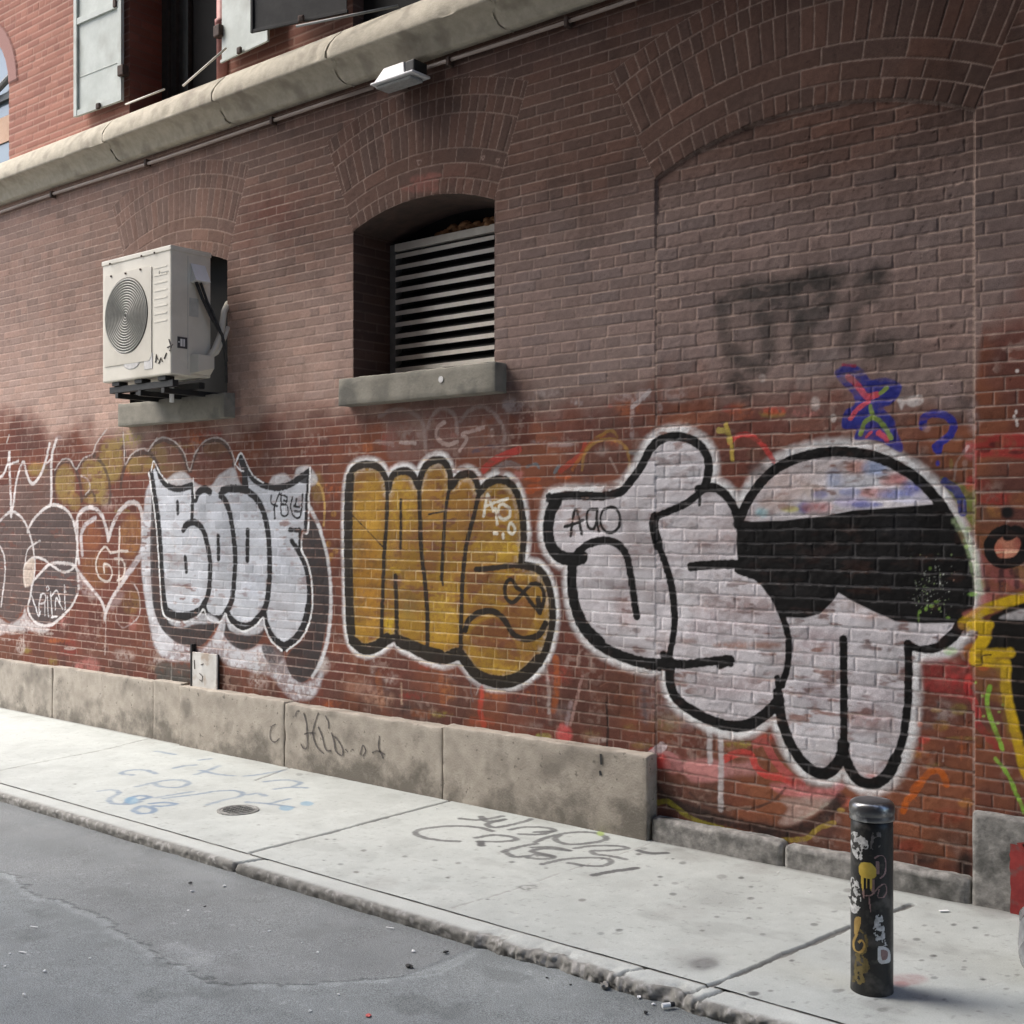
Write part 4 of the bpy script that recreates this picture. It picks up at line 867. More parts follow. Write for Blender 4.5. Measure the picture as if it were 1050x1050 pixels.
keep = ~(((UC > UX0) & (UC < UX1)) | ((UC > UL0) & (UC < UL1)) | aw)
grid_mesh('upper_wall', np.stack([U, -UW.h, V], -1), UW.col, UW.rough, keep, M_WALL, building)

# reveals (brick sides of the openings), each its own small brick surface
def reveal(name, x, y0, y1, z0, z1, pal, facing, mortar=(.16, .12, .10), mv=.6, label=None):
    ys = np.arange(y0, y1 + 1e-6, 0.009); zs = np.arange(z0, z1 + 1e-6, 0.009)
    Y, Z = np.meshgrid(ys, zs, indexing='ij')
    m, h, r, q = brick_field(Y + 3.3, Z, COURSE, 0.213, ZPH, 0.009, int(abs(x) * 100), 0.003, 0.004, 0.003)
    c = brick_colors(r, q, pal); k = (m * mv)[..., None]; c = c * (1 - k) + np.array(mortar) * k
    c = c * (0.8 + .4 * fbm(Y, Z, .3, 5, 3)[..., None])
    X = x + facing * h
    cc = np.stack([X, Y, Z], -1)
    if facing > 0:
        cc = cc[::-1]; c = c[::-1]
    cc = cc[:, :]; 
    return grid_mesh(name, cc[::-1] if facing > 0 else cc, c[::-1] if facing > 0 else c, np.full(Y.shape, .9), np.ones((len(ys) - 1, len(zs) - 1), bool), M_WALL, building)
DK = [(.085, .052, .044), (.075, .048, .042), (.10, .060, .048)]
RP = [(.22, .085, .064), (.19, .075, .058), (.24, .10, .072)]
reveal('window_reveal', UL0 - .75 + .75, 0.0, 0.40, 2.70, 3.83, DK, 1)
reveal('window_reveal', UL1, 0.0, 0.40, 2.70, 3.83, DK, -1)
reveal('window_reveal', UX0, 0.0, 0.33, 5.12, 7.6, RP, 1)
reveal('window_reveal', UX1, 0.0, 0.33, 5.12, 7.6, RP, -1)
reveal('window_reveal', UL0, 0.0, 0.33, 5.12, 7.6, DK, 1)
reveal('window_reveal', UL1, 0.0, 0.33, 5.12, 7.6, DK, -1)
M_DKBRICK = noise_mat('dark_brick', (.06, .042, .036), (.095, .06, .048), 9, .9, bump=.5, bscale=40)  # even dark brick tone for the soffit and end walls
def soffit_strip(a, y0, y1, mat):
    us = np.linspace(a['xc'] - a['half'], a['xc'] + a['half'], 41)
    v = []; f = []
    for i, u in enumerate(us):
        z = float(soffit(a, np.array(u)))
        v += [(u, y0, z), (u, y1, z)]
        if i:
            f.append((2 * i - 2, 2 * i, 2 * i + 1, 2 * i - 1))
    return raw_mesh('arch_soffit', np.array(v), np.array(f), mat, building)
soffit_strip(ARCHES[1], -0.001, 0.48, M_DKBRICK)

# ------------------------------------------------------------------ stone trim
def stained_stone(name, c1, c2, dirt):
    """granite with grain, dark pits and splash dirt along the pavement"""
    m = noise_mat(name, c1, c2, 9, .85, bump=.6, bscale=80, c3=tuple(x * .66 for x in c1), s3=4)
    N, L = m.node_tree.nodes, m.node_tree.links; b = N['Principled BSDF']
    src = b.inputs['Base Color'].links[0].from_socket
    tc = N.new('ShaderNodeTexCoord'); sp = N.new('ShaderNodeSeparateXYZ'); L.new(tc.outputs['Object'], sp.inputs[0])
    n1 = N.new('ShaderNodeTexNoise'); n1.inputs['Scale'].default_value = 3.2; n1.inputs['Detail'].default_value = 8; n1.inputs['Roughness'].default_value = .7; L.new(tc.outputs['Object'], n1.inputs['Vector'])
    a = N.new('ShaderNodeMath'); a.operation = 'MULTIPLY_ADD'; L.new(n1.outputs['Fac'], a.inputs[0]); a.inputs[1].default_value = 1.5; a.inputs[2].default_value = -.56
    d = N.new('ShaderNodeMath'); d.operation = 'SUBTRACT'; L.new(a.outputs[0], d.inputs[0]); L.new(sp.outputs[2], d.inputs[1])
    r = N.new('ShaderNodeMapRange'); L.new(d.outputs[0], r.inputs['Value']); r.inputs['From Min'].default_value = -.03; r.inputs['From Max'].default_value = .22; r.inputs['To Max'].default_value = .8
    n2 = N.new('ShaderNodeTexNoise'); n2.inputs['Scale'].default_value = 26; n2.inputs['Detail'].default_value = 3; L.new(tc.outputs['Object'], n2.inputs['Vector'])
    r2 = N.new('ShaderNodeMapRange'); L.new(n2.outputs['Fac'], r2.inputs['Value']); r2.inputs['From Min'].default_value = .66; r2.inputs['From Max'].default_value = .72; r2.inputs['To Max'].default_value = .7
    mxm = N.new('ShaderNodeMath'); mxm.operation = 'MAXIMUM'; L.new(r.outputs[0], mxm.inputs[0]); L.new(r2.outputs[0], mxm.inputs[1])
    mx = N.new('ShaderNodeMix'); mx.data_type = 'RGBA'; L.new(mxm.outputs[0], mx.inputs[0]); L.new(src, mx.inputs[6]); mx.inputs[7].default_value = (*dirt, 1)
    L.new(mx.outputs[2], b.inputs['Base Color'])
    return m
M_STONE = noise_mat('limestone', (.40, .36, .28), (.50, .455, .36), 14, .85, bump=.7, bscale=70, c3=(.31, .275, .215), s3=6)
M_SILL = noise_mat('bluestone_sill', (.20, .188, .155), (.29, .272, .225), 6, .85, bump=.45, bscale=60, c3=(.14, .134, .115), s3=5)
M_PLINTH = noise_mat('granite_plinth', (.30, .262, .225), (.40, .36, .315), 7, .85, bump=.55, bscale=70, c3=(.21, .18, .15), s3=4)
M_PLINTH = stained_stone('granite_plinth', (.325, .288, .24), (.43, .385, .325), (.11, .098, .08))
M_PLINTH2 = noise_mat('rough_granite', (.16, .155, .145), (.36, .345, .32), 16, .9, bump=1.0, bscale=40, c3=(.10, .098, .09), s3=9)
M_DARKMETAL = noise_mat('black_steel', (.012, .012, .012), (.028, .027, .026), 8, .6, bump=.15)
M_VOID = noise_mat('dark_room', (.008, .008, .008), (.014, .013, .012), 3, .9, bump=0)

def cornice():
    prof = [(0.0, 5.205), (-.05, 5.195), (-.105, 5.165), (-.155, 5.115), (-.19, 5.06), (-.208, 5.005), (-.2125, 4.962), (-.212, 4.950), (-.207, 4.944), (-.192, 4.940), (-.165, 4.932), (-.135, 4.912), (-.105, 4.885), (-.085, 4.855), (-.075, 4.83), (-.070, 4.815), (0.0, 4.812)]
    xs = [-18.0]; joints = [wx(p, -.1) for p in (118, 231, 349, 512)] + [-11.2, -12.9, -3.0, -1.2, .6]
    joints.sort()
    us = np.arange(-18.0, 1.6, .02); v = []; r = random.Random(5)
    us = np.unique(np.concatenate([us] + [np.array([j - .012, j - .005, j, j + .005, j + .012]) for j in joints]))
    nz = [fbm(us, us * 0 + k * .05, .25, 600 + k, 3) for k in range(len(prof))]
    for i, u in enumerate(us):
        dj = min(abs(u - j) for j in joints)
        g = 0.02 * max(0, 1 - dj / .011)
        for k, (y, z) in enumerate(prof):
            n = (nz[k][i] - .5) * .003
            chip = .02 * max(0, nz[min(k, 6)][i] - .66) / .2 if 4 <= k <= 7 else 0
            v.append((u + .03 * math.sin(k * .9) * (dj < .013), y + (n + g + chip) * (0 < k < len(prof) - 1), z + (n * .5 - g * .4 - chip * .5) * (0 < k)))
    n = len(prof); idx = np.arange(len(us) * n).reshape(len(us), n)
    f = np.stack([idx[:-1, :-1], idx[:-1, 1:], idx[1:, 1:], idx[1:, :-1]], -1).reshape(-1, 4)
    return raw_mesh('cornice', np.array(v), f, M_STONE, building)
cornice()

def rough_block(name, x0, x1, y0, y1, z0, z1, mat, parent, rough=.002, step=.035, bev=.008, seed=0, sink=None):
    """dressed stone block: gridded front, top and ends with worn arrises"""
    bm = bmesh.new()
    nx = max(2, int((x1 - x0) / step)); nz = max(2, int((z1 - z0) / step)); ny = max(2, int((y1 - y0) / .03))
    add_box(bm, x0, x1, y0, y1, z0, z1)
    bmesh.ops.bevel(bm, geom=list(bm.edges), offset=bev, segments=2, profile=.5, affect='EDGES')
    for ax, n, a, b in ((0, nx, x0, x1), (2, nz, z0, z1), (1, ny, y0, y1)):
        for k in range(1, n):
            c = [0, 0, 0]; c[ax] = a + (b - a) * k / n
            d = [0, 0, 0]; d[ax] = 1
            bmesh.ops.bisect_plane(bm, geom=list(bm.verts) + list(bm.edges) + list(bm.faces), plane_co=c, plane_no=d)
    P = np.array([v.co[:] for v in bm.verts])
    n1 = fbm(P[:, 0] + P[:, 1], P[:, 2] + P[:, 1] * .7, .16, 800 + seed, 4) - .5
    n2 = fbm(P[:, 0] + 5, P[:, 1] + P[:, 2], .09, 850 + seed, 3) - .5
    for v, a, b in zip(bm.verts, n1, n2):
        e = sum(1 for q, lo, hi in zip(v.co, (x0, y0, z0), (x1, y1, z1)) if q < lo + bev * 1.2 or q > hi - bev * 1.2)
        k = 4.5 if e >= 2 else 1
        v.co.y += a * rough * 2 * k; v.co.z += b * rough * 1.6 * k * (1 if v.co.z > z0 + .03 else 0)
    return bm_obj(name, bm, mat, parent, smooth_=True)

P1, P2, P3 = wx(184, -.09), wx(243, -.09), wx(292, -.09)
xe = -3.595
# plinth blocks, left to right; the two end joints follow the photograph
jl = [-18.0, -15.0, -12.1, wx(54, -.06), wx(158, -.06), P1 - .004]
for i in range(5):
    rough_block('plinth_block', jl[i] + .003, jl[i + 1] - .003, -.062 if i < 4 else -.070, .02, -.05, .435 + .012 * i, M_PLINTH, building, seed=i)
jr = [P1 + .004, P3, wx(454.5, -.09), xe]
tops = [.472, .458, .472]
for i in range(3):
    rough_block('plinth_block', jr[i] + .003, jr[i + 1] - .003, -.096, .02, -.05, tops[i], M_PLINTH, building, seed=10 + i, rough=.003)
rough_block('plinth_block', xe + .004, wx(808), -.070, .03, -.05, .128, M_PLINTH2, building, seed=20, rough=.0035, bev=.02, step=.03)
rough_block('plinth_block', wx(808) + .006, wx(1000) - .004, -.064, .03, -.05, .118, M_PLINTH2, building, seed=21, rough=.005, bev=.025, step=.03)
rough_block('plinth_block', wx(1000), .35, -.055, .02, -.05, .435, M_PLINTH2, building, seed=22, rough=.0035, bev=.018)
rough_block('plinth_block', .36, 1.6, -.055, .02, -.05, .435, M_PLINTH2, building, seed=23, rough=.0035, bev=.018)
sill1 = rough_block('window_sill', on_wall(122, 420, -.09)[0], on_wall(231, 420, -.09)[0], -.10, .05, 2.572, 2.762, M_SILL, building, seed=30, rough=.002, bev=.008)
sill2 = rough_block('window_sill', on_wall(347, 400, -.10)[0], on_wall(508.5, 400, -.10)[0], -.105, .46, 2.578, 2.765, M_SILL, building, seed=31, rough=.002, bev=.008)
M_PALE = noise_mat('pale_sticker', (.55, .54, .52), (.75, .74, .72), 30, .6, bump=0)
def disc(name, x, y, z, r, mat, parent, th=.002):
    bm = bmesh.new(); add_lathe(bm, [(r * .7, 0), (r, 0.0), (r, th), (r * .4, th)], (x, y, z), 20, 'y')
    return bm_obj(name, bm, mat, parent)
sx, sz = on_wall(452, 389, -.108)
st = disc('sticker', sx, -.1075, sz, .021, M_PALE, sill2)
st['label'] = 'small round white sticker on the window sill'

# marks scratched and sprayed on the plinth: flat ribbons just proud of the stone
M_MARK = noise_mat('grey_marker', (.075, .065, .06), (.16, .14, .125), 40, .7, bump=0)
M_REDP = noise_mat('red_paint', (.22, .024, .024), (.36, .045, .04), 9, .6, bump=.3, c3=(.16, .10, .09), s3=14)
M_BLKP = noise_mat('black_paint', (.02, .02, .02), (.04, .04, .04), 20, .5, bump=.1)
def ribbon(name, view, strokes, w, y, mat, parent, label=None):
    v = []; f = []; r = random.Random(9)
    for pts in strokes:
        q = spline(vp(view, pts), n=5); P = np.array([on_wall(*p, y) for p in q])
        T = np.gradient(P, axis=0); T /= np.linalg.norm(T, axis=1)[:, None] + 1e-9
        Nn = np.stack([-T[:, 1], T[:, 0]], 1); b = len(v)
        for i, (p, n) in enumerate(zip(P, Nn)):
            ww = w * (r.uniform(.6, 1.15) if w < .04 else r.uniform(.90, 1.04)) / 2
            v += [(p[0] - n[0] * ww, y, p[1] - n[1] * ww), (p[0] + n[0] * ww, y, p[1] + n[1] * ww)]
            if i:
                f.append((b + 2 * i - 2, b + 2 * i, b + 2 * i + 1, b + 2 * i - 1))
    o = raw_mesh(name, np.array(v), np.array(f), mat, parent)
    if label: o['label'] = label
    return o
pb = [o for o in building.children if o.name.startswith('plinth_block')]
ribbon('graffiti_tag', 'Q', [[(172, 275), (150, 290), (140, 325), (145, 360), (168, 372), (192, 352)]], .010, -.1005, M_MARK, pb[5], 'small letter C scrawled on the pale stone plinth')
ribbon('graffiti_tag', 'Q', [[(275, 235), (285, 208), (300, 205)], [(322, 215), (335, 265), (340, 330), (340, 400), (320, 405), (308, 385)], [(325, 330), (350, 322), (385, 325)], [(405, 205), (385, 260), (370, 330), (395, 400), (432, 435)], [(400, 290), (420, 340), (440, 410), (470, 420)], [(438, 230), (455, 265), (455, 300)], [(470, 320), (485, 370), (495, 420), (530, 445), (528, 400), (500, 355), (475, 335)]], .013, -.1005, M_MARK, pb[6], 'grey scrawled lettering on the pale stone plinth')
ribbon('graffiti_tag', 'Q', [[(625, 440), (640, 390), (655, 420), (640, 450)], [(730, 340), (725, 400), (750, 460)], [(690, 430), (720, 420), (760, 440)], [(545, 410), (560, 425)], [(580, 412), (592, 414)]], .012, -.1005, M_MARK, pb[6], 'dotted grey marks on the pale stone plinth')
ribbon('paint_drip', 'K', [[(226, 860), (228, 905)], [(222, 930), (226, 950)]], .018, -.1005, M_BLKP, pb[7], 'short black paint drip on the end of the stone plinth')
ribbon('graffiti_tag', 'M', [[(1022, 455), (1020, 560), (1024, 700), (1022, 840)]], .078, -.0655, M_REDP, pb[10], 'broad red painted bar on the granite block')
ribbon('graffiti_tag', 'M', [[(1040, 440), (1052, 480), (1070, 470)]], .05, -.0665, M_REDP, pb[10])

# the rooms behind the wall are closed and dark
M_VOID2 = noise_mat('unlit_interior', (.010, .009, .008), (.016, .015, .014), 3, .95, bump=0)
box('interior', -18.0, 1.6, .62, 9.0, -.1, 7.6, M_VOID2, building, bevel=0)
box('roof', -18.1, 1.7, -.25, 9.1, 7.622, 7.9, M_STONE, building, bevel=.01)
box('end_wall', -18.15, -18.002, 0.0, 9.0, -.1, 7.62, M_DKBRICK, building, bevel=0)
box('end_wall', 1.602, 1.75, 0.0, 9.0, -.1, 7.62, M_DKBRICK, building, bevel=0)
# ------------------------------------------------------------------ louvred window
M_LOUV = noise_mat('cream_louvre_paint', (.70, .66, .58), (.80, .76, .68), 14, .5, bump=.1)
M_LOUVD = noise_mat('shaded_louvre_blade', (.026, .025, .023), (.045, .043, .039), 14, .6, bump=.1)  # blade colour darkened to hold the shade under each cream lip
M_FRAMEG = noise_mat('grey_frame', (.16, .163, .158), (.22, .225, .215), 14, .55, bump=.1)
fy = .355
fx0, fx1 = on_wall(401, 330, fy)[0], UL1 + .30
fx0 = UL0 + .003
ztop, zbot = 3.765, 2.775
lv = bpy.data.objects.new('louvred_window', None); COL.objects.link(lv); lv.parent = building
bm = bmesh.new()
add_box(bm, fx0, fx0 + .055, fy, fy + .07, zbot, ztop)
bm_obj('frame_side', bm, M_FRAMEG, lv, bevel=.004)
box('frame_side', UL1 - .05, UL1 - .003, fy, fy + .07, zbot, ztop, M_FRAMEG, lv)
box('frame_head', fx0 + .057, UL1 - .052, fy - .008, fy + .06, ztop - .052, ztop, M_LOUV, lv)
box('frame_sill', fx0 + .057, UL1 - .052, fy - .012, fy + .06, zbot, zbot + .026, M_LOUV, lv)
nb_ = 11
for k in range(nb_):
    z = zbot + .085 + k * .0815
    bm = bmesh.new()
    j = random.uniform(-.003, .003)
    v = [bm.verts.new(p) for p in ((fx0 + .057, fy, z - .014 + j), (UL1 - .052, fy, z - .014 - j), (UL1 - .052, fy, z + .0165), (fx0 + .057, fy, z + .0165))]
    bm.faces.new(v)
    bm_obj('slat_edge', bm, M_LOUV, lv)
    bm = bmesh.new()
    add_box(bm, fx0 + .057, UL1 - .052, fy + .002, fy + .006, z - .012, z + .016)
    vv = [bm.verts.new(p) for p in ((fx0 + .057, fy + .002, z + .016), (UL1 - .052, fy + .002, z + .016), (UL1 - .052, fy + .085, z + .068), (fx0 + .057, fy + .085, z + .068))]
    bm.faces.new(vv)
    bm_obj('slat', bm, M_LOUVD, lv)
box('back_panel', UL0 + .001, UL1 - .001, fy + .10, fy + .13, 2.768, 3.93, M_VOID, lv, bevel=0)
# loose brown rubble packed above the louvre head
M_RUB = noise_mat('brown_rubble', (.20, .10, .045), (.36, .20, .10), 25, .95, bump=1, bscale=60)
bm = bmesh.new(); rr = random.Random(4)
for k in range(26):
    x = UL0 + .45 + k * (UL1 - UL0 - .5) / 26; s = rr.uniform(.03, .052)
    top = float(soffit(ARCHES[1], np.array(min(x, UL1 - .01)))) - .035
    z = ztop + rr.uniform(.006, max(.012, min(.055, top - ztop - .03)))
    m = Matrix.Translation((x, fy + rr.uniform(.02, .06), z)) @ Matrix.Rotation(rr.uniform(-.5, .5), 4, 'Y') @ Matrix.Diagonal((s, s * .8, s * .55, 1))
    bmesh.ops.create_icosphere(bm, subdivisions=2, radius=1, matrix=m)
for v in bm.verts:
    v.co += Vector((rr.uniform(-1, 1), rr.uniform(-1, 1), rr.uniform(-1, 1))) * .005
bm_obj('rubble_infill', bm, M_RUB, lv)
box('back_board', UX0 + .001, UX1 - .001, .20, .215, 2.70, 3.935, M_VOID, building, bevel=0)['label'] = 'black board closing the window behind the air conditioner'

# ------------------------------------------------------------------ upper windows and shutters
wy = .31
M_WFR = noise_mat('dark_green_frame', (.035, .042, .040), (.055, .062, .058), 20, .5, bump=.15)
M_SHUT = noise_mat('pale_green_shutter_paint', (.50, .54, .49), (.62, .66, .61), 5, .55, bump=.25, bscale=30, c3=(.42, .44, .39), s3=3.5)
M_RUST = noise_mat('rusty_iron', (.05, .035, .028), (.10, .06, .045), 30, .8, bump=.4)
M_PINKT = noise_mat('pink_trim', (.42, .17, .15), (.55, .25, .22), 9, .6, bump=.2)
uw = bpy.data.objects.new('upper_window', None); COL.objects.link(uw); uw.parent = building
bm = bmesh.new()
for x0, x1, y0 in ((UX0 + .004, UX0 + .10, wy), (UX0 + .10, UX0 + .17, wy + .03), (UX0 + .17, UX0 + .30, wy + .06)):
    add_box(bm, x0, x1 - .001, y0, y0 + .08, 5.14, 7.6)
bm_obj('window_frame', bm, M_WFR, uw, bevel=.004)
box('dark_interior', UX0 + .30, UX1 - .001, wy + .10, wy + .12, 5.14, 7.6, M_VOID, uw, bevel=0)
bm = bmesh.new(); add_tube(bm, [(UX1 - .045, -.005, 5.21), (UX1 - .045, -.005, 5.62), (UX1 - .045, -.005, 5.63), (UX1 - .045, -.005, 5.66), (UX1 - .045, -.005, 5.67), (UX1 - .045, -.005, 7.6)], [.05, .05, .064, .064, .05, .05], 14)
o = bm_obj('painted_pipe', bm, M_PINKT, building, smooth_=True); o['label'] = 'faded pink upright pipe at the side of the upper window'
bm = bmesh.new(); add_tube(bm, [(UX0 + .02, -.05, 5.285), (UX0 + .62, -.08, 5.265)], .008, 8); add_tube(bm, [(UX1 + .16, -.13, 5.36), (UX1 - .36, -.15, 5.19)], .008, 8)
bm_obj('shutter_stay', bm, M_LOUV, building, smooth_=True)
uw2 = bpy.data.objects.new('upper_window', None); COL.objects.link(uw2); uw2.parent = building
box('dark_interior', UL0 + .001, UL1 - .001, .10, .12, 5.14, 7.6, M_VOID, uw2, bevel=0)
# arched window at the far left
M_GLASS, N_, L_, b_ = new_mat('blue_window_glass')
b_.inputs['Base Color'].default_value = (.16, .22, .26, 1); b_.inputs['Roughness'].default_value = .12; b_.inputs['Specular IOR Level'].default_value = .7
uw3 = bpy.data.objects.new('arched_window', None); COL.objects.link(uw3); uw3.parent = building
xr = AW['xc'] + AW['half']
box('window_pane', xr - 1.24, xr, .10, .115, 5.14, 6.6, M_GLASS, uw3, bevel=0)
bm = bmesh.new(); add_box(bm, xr - 1.24, xr - .03, .06, .098, 5.86, 5.93); add_box(bm, xr - .032, xr, .05, .098, 5.14, 6.5); add_box(bm, xr - .65, xr - .6, .06, .098, 5.14, 6.55)
bm_obj('window_frame', bm, M_WFR, uw3, bevel=.004)
bm = bmesh.new(); add_tube(bm, [(xr - .9, .04, 5.8), (xr - .02, .035, 6.05)], .03, 8); bm_obj('window_bar', bm, M_FRAMEG, uw3)
M_TAN = noise_mat('tan_blind', (.55, .34, .22), (.66, .44, .30), 6, .7, bump=.1)
box('window_blind', xr - .6, xr - .032, .085, .095, 5.47, 5.72, M_TAN, uw3, bevel=0)

def shutter(label, hinge, free, z0, z1, mat, framed=True, notch=None):
    """iron shutter leaf from its hinge edge to its free edge (x, y), hanging on the building"""
    h = Vector((hinge[0], hinge[1], 0)); f = Vector((free[0], free[1], 0)); d = (f - h); w = d.length; d.normalize(); n = Vector((d.y, -d.x, 0))
    if n.y > 0: n = -n
    def P(s, t, z): return tuple(h + d * s + n * t + Vector((0, 0, z)))
    def slab(bm, s0, s1, t0, t1, a, b):
        v = [bm.verts.new(P(s, t, z)) for z in (a, b) for s, t in ((s0, t0), (s1, t0), (s1, t1), (s0, t1))]
        for q in ((0, 3, 2, 1), (4, 5, 6, 7), (0, 1, 5, 4), (1, 2, 6, 5), (2, 3, 7, 6), (3, 0, 4, 7)):
            bm.faces.new([v[i] for i in q])
    sh = bpy.data.objects.new('window_shutter', None); COL.objects.link(sh); sh.parent = building; sh['label'] = label
    bm = bmesh.new(); slab(bm, .012, w - .012, 0, .006, z0 + .012, z1); bm_obj('shutter_panel', bm, mat, sh)
    if framed:
        bm = bmesh.new()
        slab(bm, 0, .052, -.004, .026, z0, z1); slab(bm, w - .045, w, -.004, .026, z0, z1); slab(bm, .054, w - .047, -.004, .022, z0, z0 + .05)
        slab(bm, .054, w - .047, -.004, .024, z0 + .80, z0 + .855); slab(bm, .054, w - .047, .007, .010, z0 + .335, z0 + .342)
        bm_obj('shutter_frame', bm, mat, sh, bevel=.004)
        bm = bmesh.new(); slab(bm, .06, .10, .022, .04, z0 + .8, z0 + .9); bm_obj('ring_bolt', bm, M_RUST, sh, bevel=.006)
    else:
        bm = bmesh.new(); slab(bm, w - .02, w, -.003, .016, z0, z1); slab(bm, 0, w - .022, -.003, .014, z0, z0 + .022); bm_obj('shutter_frame', bm, mat, sh, bevel=.002)
    bm = bmesh.new()
    for zz in (z0 + .20, z0 + 1.4):
        slab(bm, -.05, .03, -.02, .045, zz, zz + .09)
    bm_obj('hinge', bm, M_RUST, sh, bevel=.01)
    bm = bmesh.new(); slab(bm, w * .42, w * .42 + .05, .02, .045, z0 - .012, z0 + .04); bm_obj('shutter_catch', bm, M_RUST, sh, bevel=.012)
    return sh
shutter('pale green framed iron shutter, the left leaf of the upper window, folded against the brick', (UX0 - .02, -.045), (on_wall(78, 60, -.075)[0], -.075), 5.325, 7.5, M_SHUT)
shutter('pale green plain iron shutter beside the pink pipe, partly behind a black one', (UX1 + .01, -.06), (on_wall(276, 60, -.10)[0], -.10), 5.30, 7.5, M_SHUT, framed=False)
shutter('black iron shutter swung open at the top of the photo', (UL0 - .01, -.035), (on_wall(258, 30, -.245)[0], -.245), 5.315, 7.5, M_DARKMETAL, framed=False)
bm = bmesh.new(); add_tube(bm, [(*on_wall(304, 27, -.30)[:1], -.30, on_wall(304, 27, -.30)[1]), (on_wall(408, 6, -.12)[0], -.12, on_wall(408, 6, -.12)[1])], .009, 8)
bm_obj('shutter_stay', bm, M_FRAMEG, building, smooth_=True)
# strip of wall painted as shaded between the black shutter and the cornice is the upper wall itself
# ------------------------------------------------------------------ air conditioner
M_AC = noise_mat('cream_enamel', (.66, .62, .525), (.74, .70, .60), 3, .42, bump=.05, c3=(.58, .54, .45), s3=2.5)
M_ACP = noise_mat('cream_panel', (.60, .56, .47), (.66, .62, .525), 5, .45, bump=.05)
M_GRILL = noise_mat('grey_wire_grille', (.42, .41, .365), (.52, .51, .455), 20, .55, bump=.1)
M_FAN = noise_mat('shaded_fan', (.13, .135, .125), (.18, .185, .17), 6, .6, bump=0)
M_LABEL = noise_mat('dark_label', (.04, .04, .045), (.07, .07, .075), 20, .4, bump=0)
M_WHITE = noise_mat('white_plastic', (.72, .72, .70), (.80, .80, .78), 10, .4, bump=.03)
M_LAG = noise_mat('black_lagging', (.03, .03, .03), (.06, .058, .055), 30, .8, bump=.6, bscale=80)
ax0, ax1, ay0, ay1, az0, az1 = -8.435, -7.515, -.50, -.145, 2.872, 3.822
ac = empty('air_conditioner', ((ax0 + ax1) / 2, ay1, az0), label='cream outdoor air conditioner unit with a round fan grille fixed over a bricked window', cat='air conditioner')
ac_off = ac.location.copy()
def AC(o):
    o.parent = ac; o.matrix_parent_inverse = Matrix.Translation(-ac_off); return o
AC(box('casing', ax0, ax1, ay0, ay1, az0, az1, M_AC, bevel=.012))
bm = bmesh.new(); add_box(bm, ax0 - .006, ax1 + .006, ay0 - .006, ay1 + .002, az1 - .03, az1 + .008); AC(bm_obj('top_lid', bm, M_AC, bevel=.006))
# front fan plate with a round hole, bent wires over a flat disc coloured as the shaded fan
fcx, fcz, fr = on_wall(129.5, 324, -.505)[0], on_wall(129.5, 324, -.505)[1], .285
px0, px1, pz0, pz1 = ax0 + .035, fcx + .335, fcz - .37, fcz + .345
bm = bmesh.new()
n = 64; outer = []; inner = []; rec = []
for k in range(n):
    a = 2 * math.pi * k / n; c, s = math.cos(a), math.sin(a)
    q = min((px1 - fcx) / c if c > 1e-6 else 9, (px0 - fcx) / c if c < -1e-6 else 9, (pz1 - fcz) / s if s > 1e-6 else 9, (pz0 - fcz) / s if s < -1e-6 else 9)
    outer.append(bm.verts.new((fcx + c * q, ay0 - .006, fcz + s * q))); inner.append(bm.verts.new((fcx + c * (fr + .012), ay0 - .008, fcz + s * (fr + .012)))); rec.append(bm.verts.new((fcx + c * fr, ay0 - .001, fcz + s * fr)))
back = [bm.verts.new((v.co.x, ay0 + .004, v.co.z)) for v in outer]
for k in range(n):
    j = (k + 1) % n
    bm.faces.new((outer[k], outer[j], inner[j], inner[k])); bm.faces.new((inner[k], inner[j], rec[j], rec[k])); bm.faces.new((outer[j], outer[k], back[k], back[j]))
AC(bm_obj('fan_plate', bm, M_ACP))
bm = bmesh.new(); add_lathe(bm, [(.001, .0015), (fr, .0015)], (fcx, ay0, fcz), 48, 'y'); AC(bm_obj('fan_shadow_disc', bm, M_FAN)).name = 'fan_shade_disc'
bm = bmesh.new()
for k in range(1, 15):
    add_lathe(bm, [(fr * k / 14.2 - .0056, .012), (fr * k / 14.2, .0145), (fr * k / 14.2 + .0056, .012)], (fcx, ay0, fcz), 48, 'y')
for k in range(40):
    a = 2 * math.pi * k / 40
    d = Vector((math.cos(a), 0, math.sin(a))); p = Vector((-d.z, 0, d.x)) * .0024
    q0 = Vector((fcx, ay0 - .012, fcz)) + d * (.05 if k % 2 else .02); q1 = Vector((fcx, ay0 - .012, fcz)) + d * fr
    bm.faces.new([bm.verts.new(v) for v in (q0 - p, q1 - p, q1 + p, q0 + p)])
AC(bm_obj('fan_grille', bm, M_GRILL))
bm = bmesh.new()
for k in range(8):
    z = az0 + .40 + k * .058
    add_box(bm, px1 + .03, ax1 - .05, ay0 - .0025, ay0 + .002, z, z + .012)
AC(bm_obj('pressed_ribs', bm, M_AC, bevel=.001))
bm = bmesh.new()
for (x, z, w, h_) in ((px1 + .09, az1 - .19, .010, .024), (px1 + .11, az1 - .186, .10, .008)):
    add_box(bm, x, x + w, ay0 - .003, ay0 + .001, z, z + h_)
AC(bm_obj('maker_plate', bm, M_GRILL))
bm = bmesh.new()
for (x, z, s) in ((px0 + .10, pz1, .009), (px0 + .3, pz1 - .004, .009), (px0 + .5, pz1, .009), (ax0 + .12, az1 - .012, .008), (ax0 + .55, az1 - .012, .008), (ax1 - .2, az1 - .012, .008)):
    add_lathe(bm, [(s, .008), (s * .9, .014), (.001, .015)], (x, ay0, z - .012), 10, 'y')
AC(bm_obj('screw', bm, M_RUST))
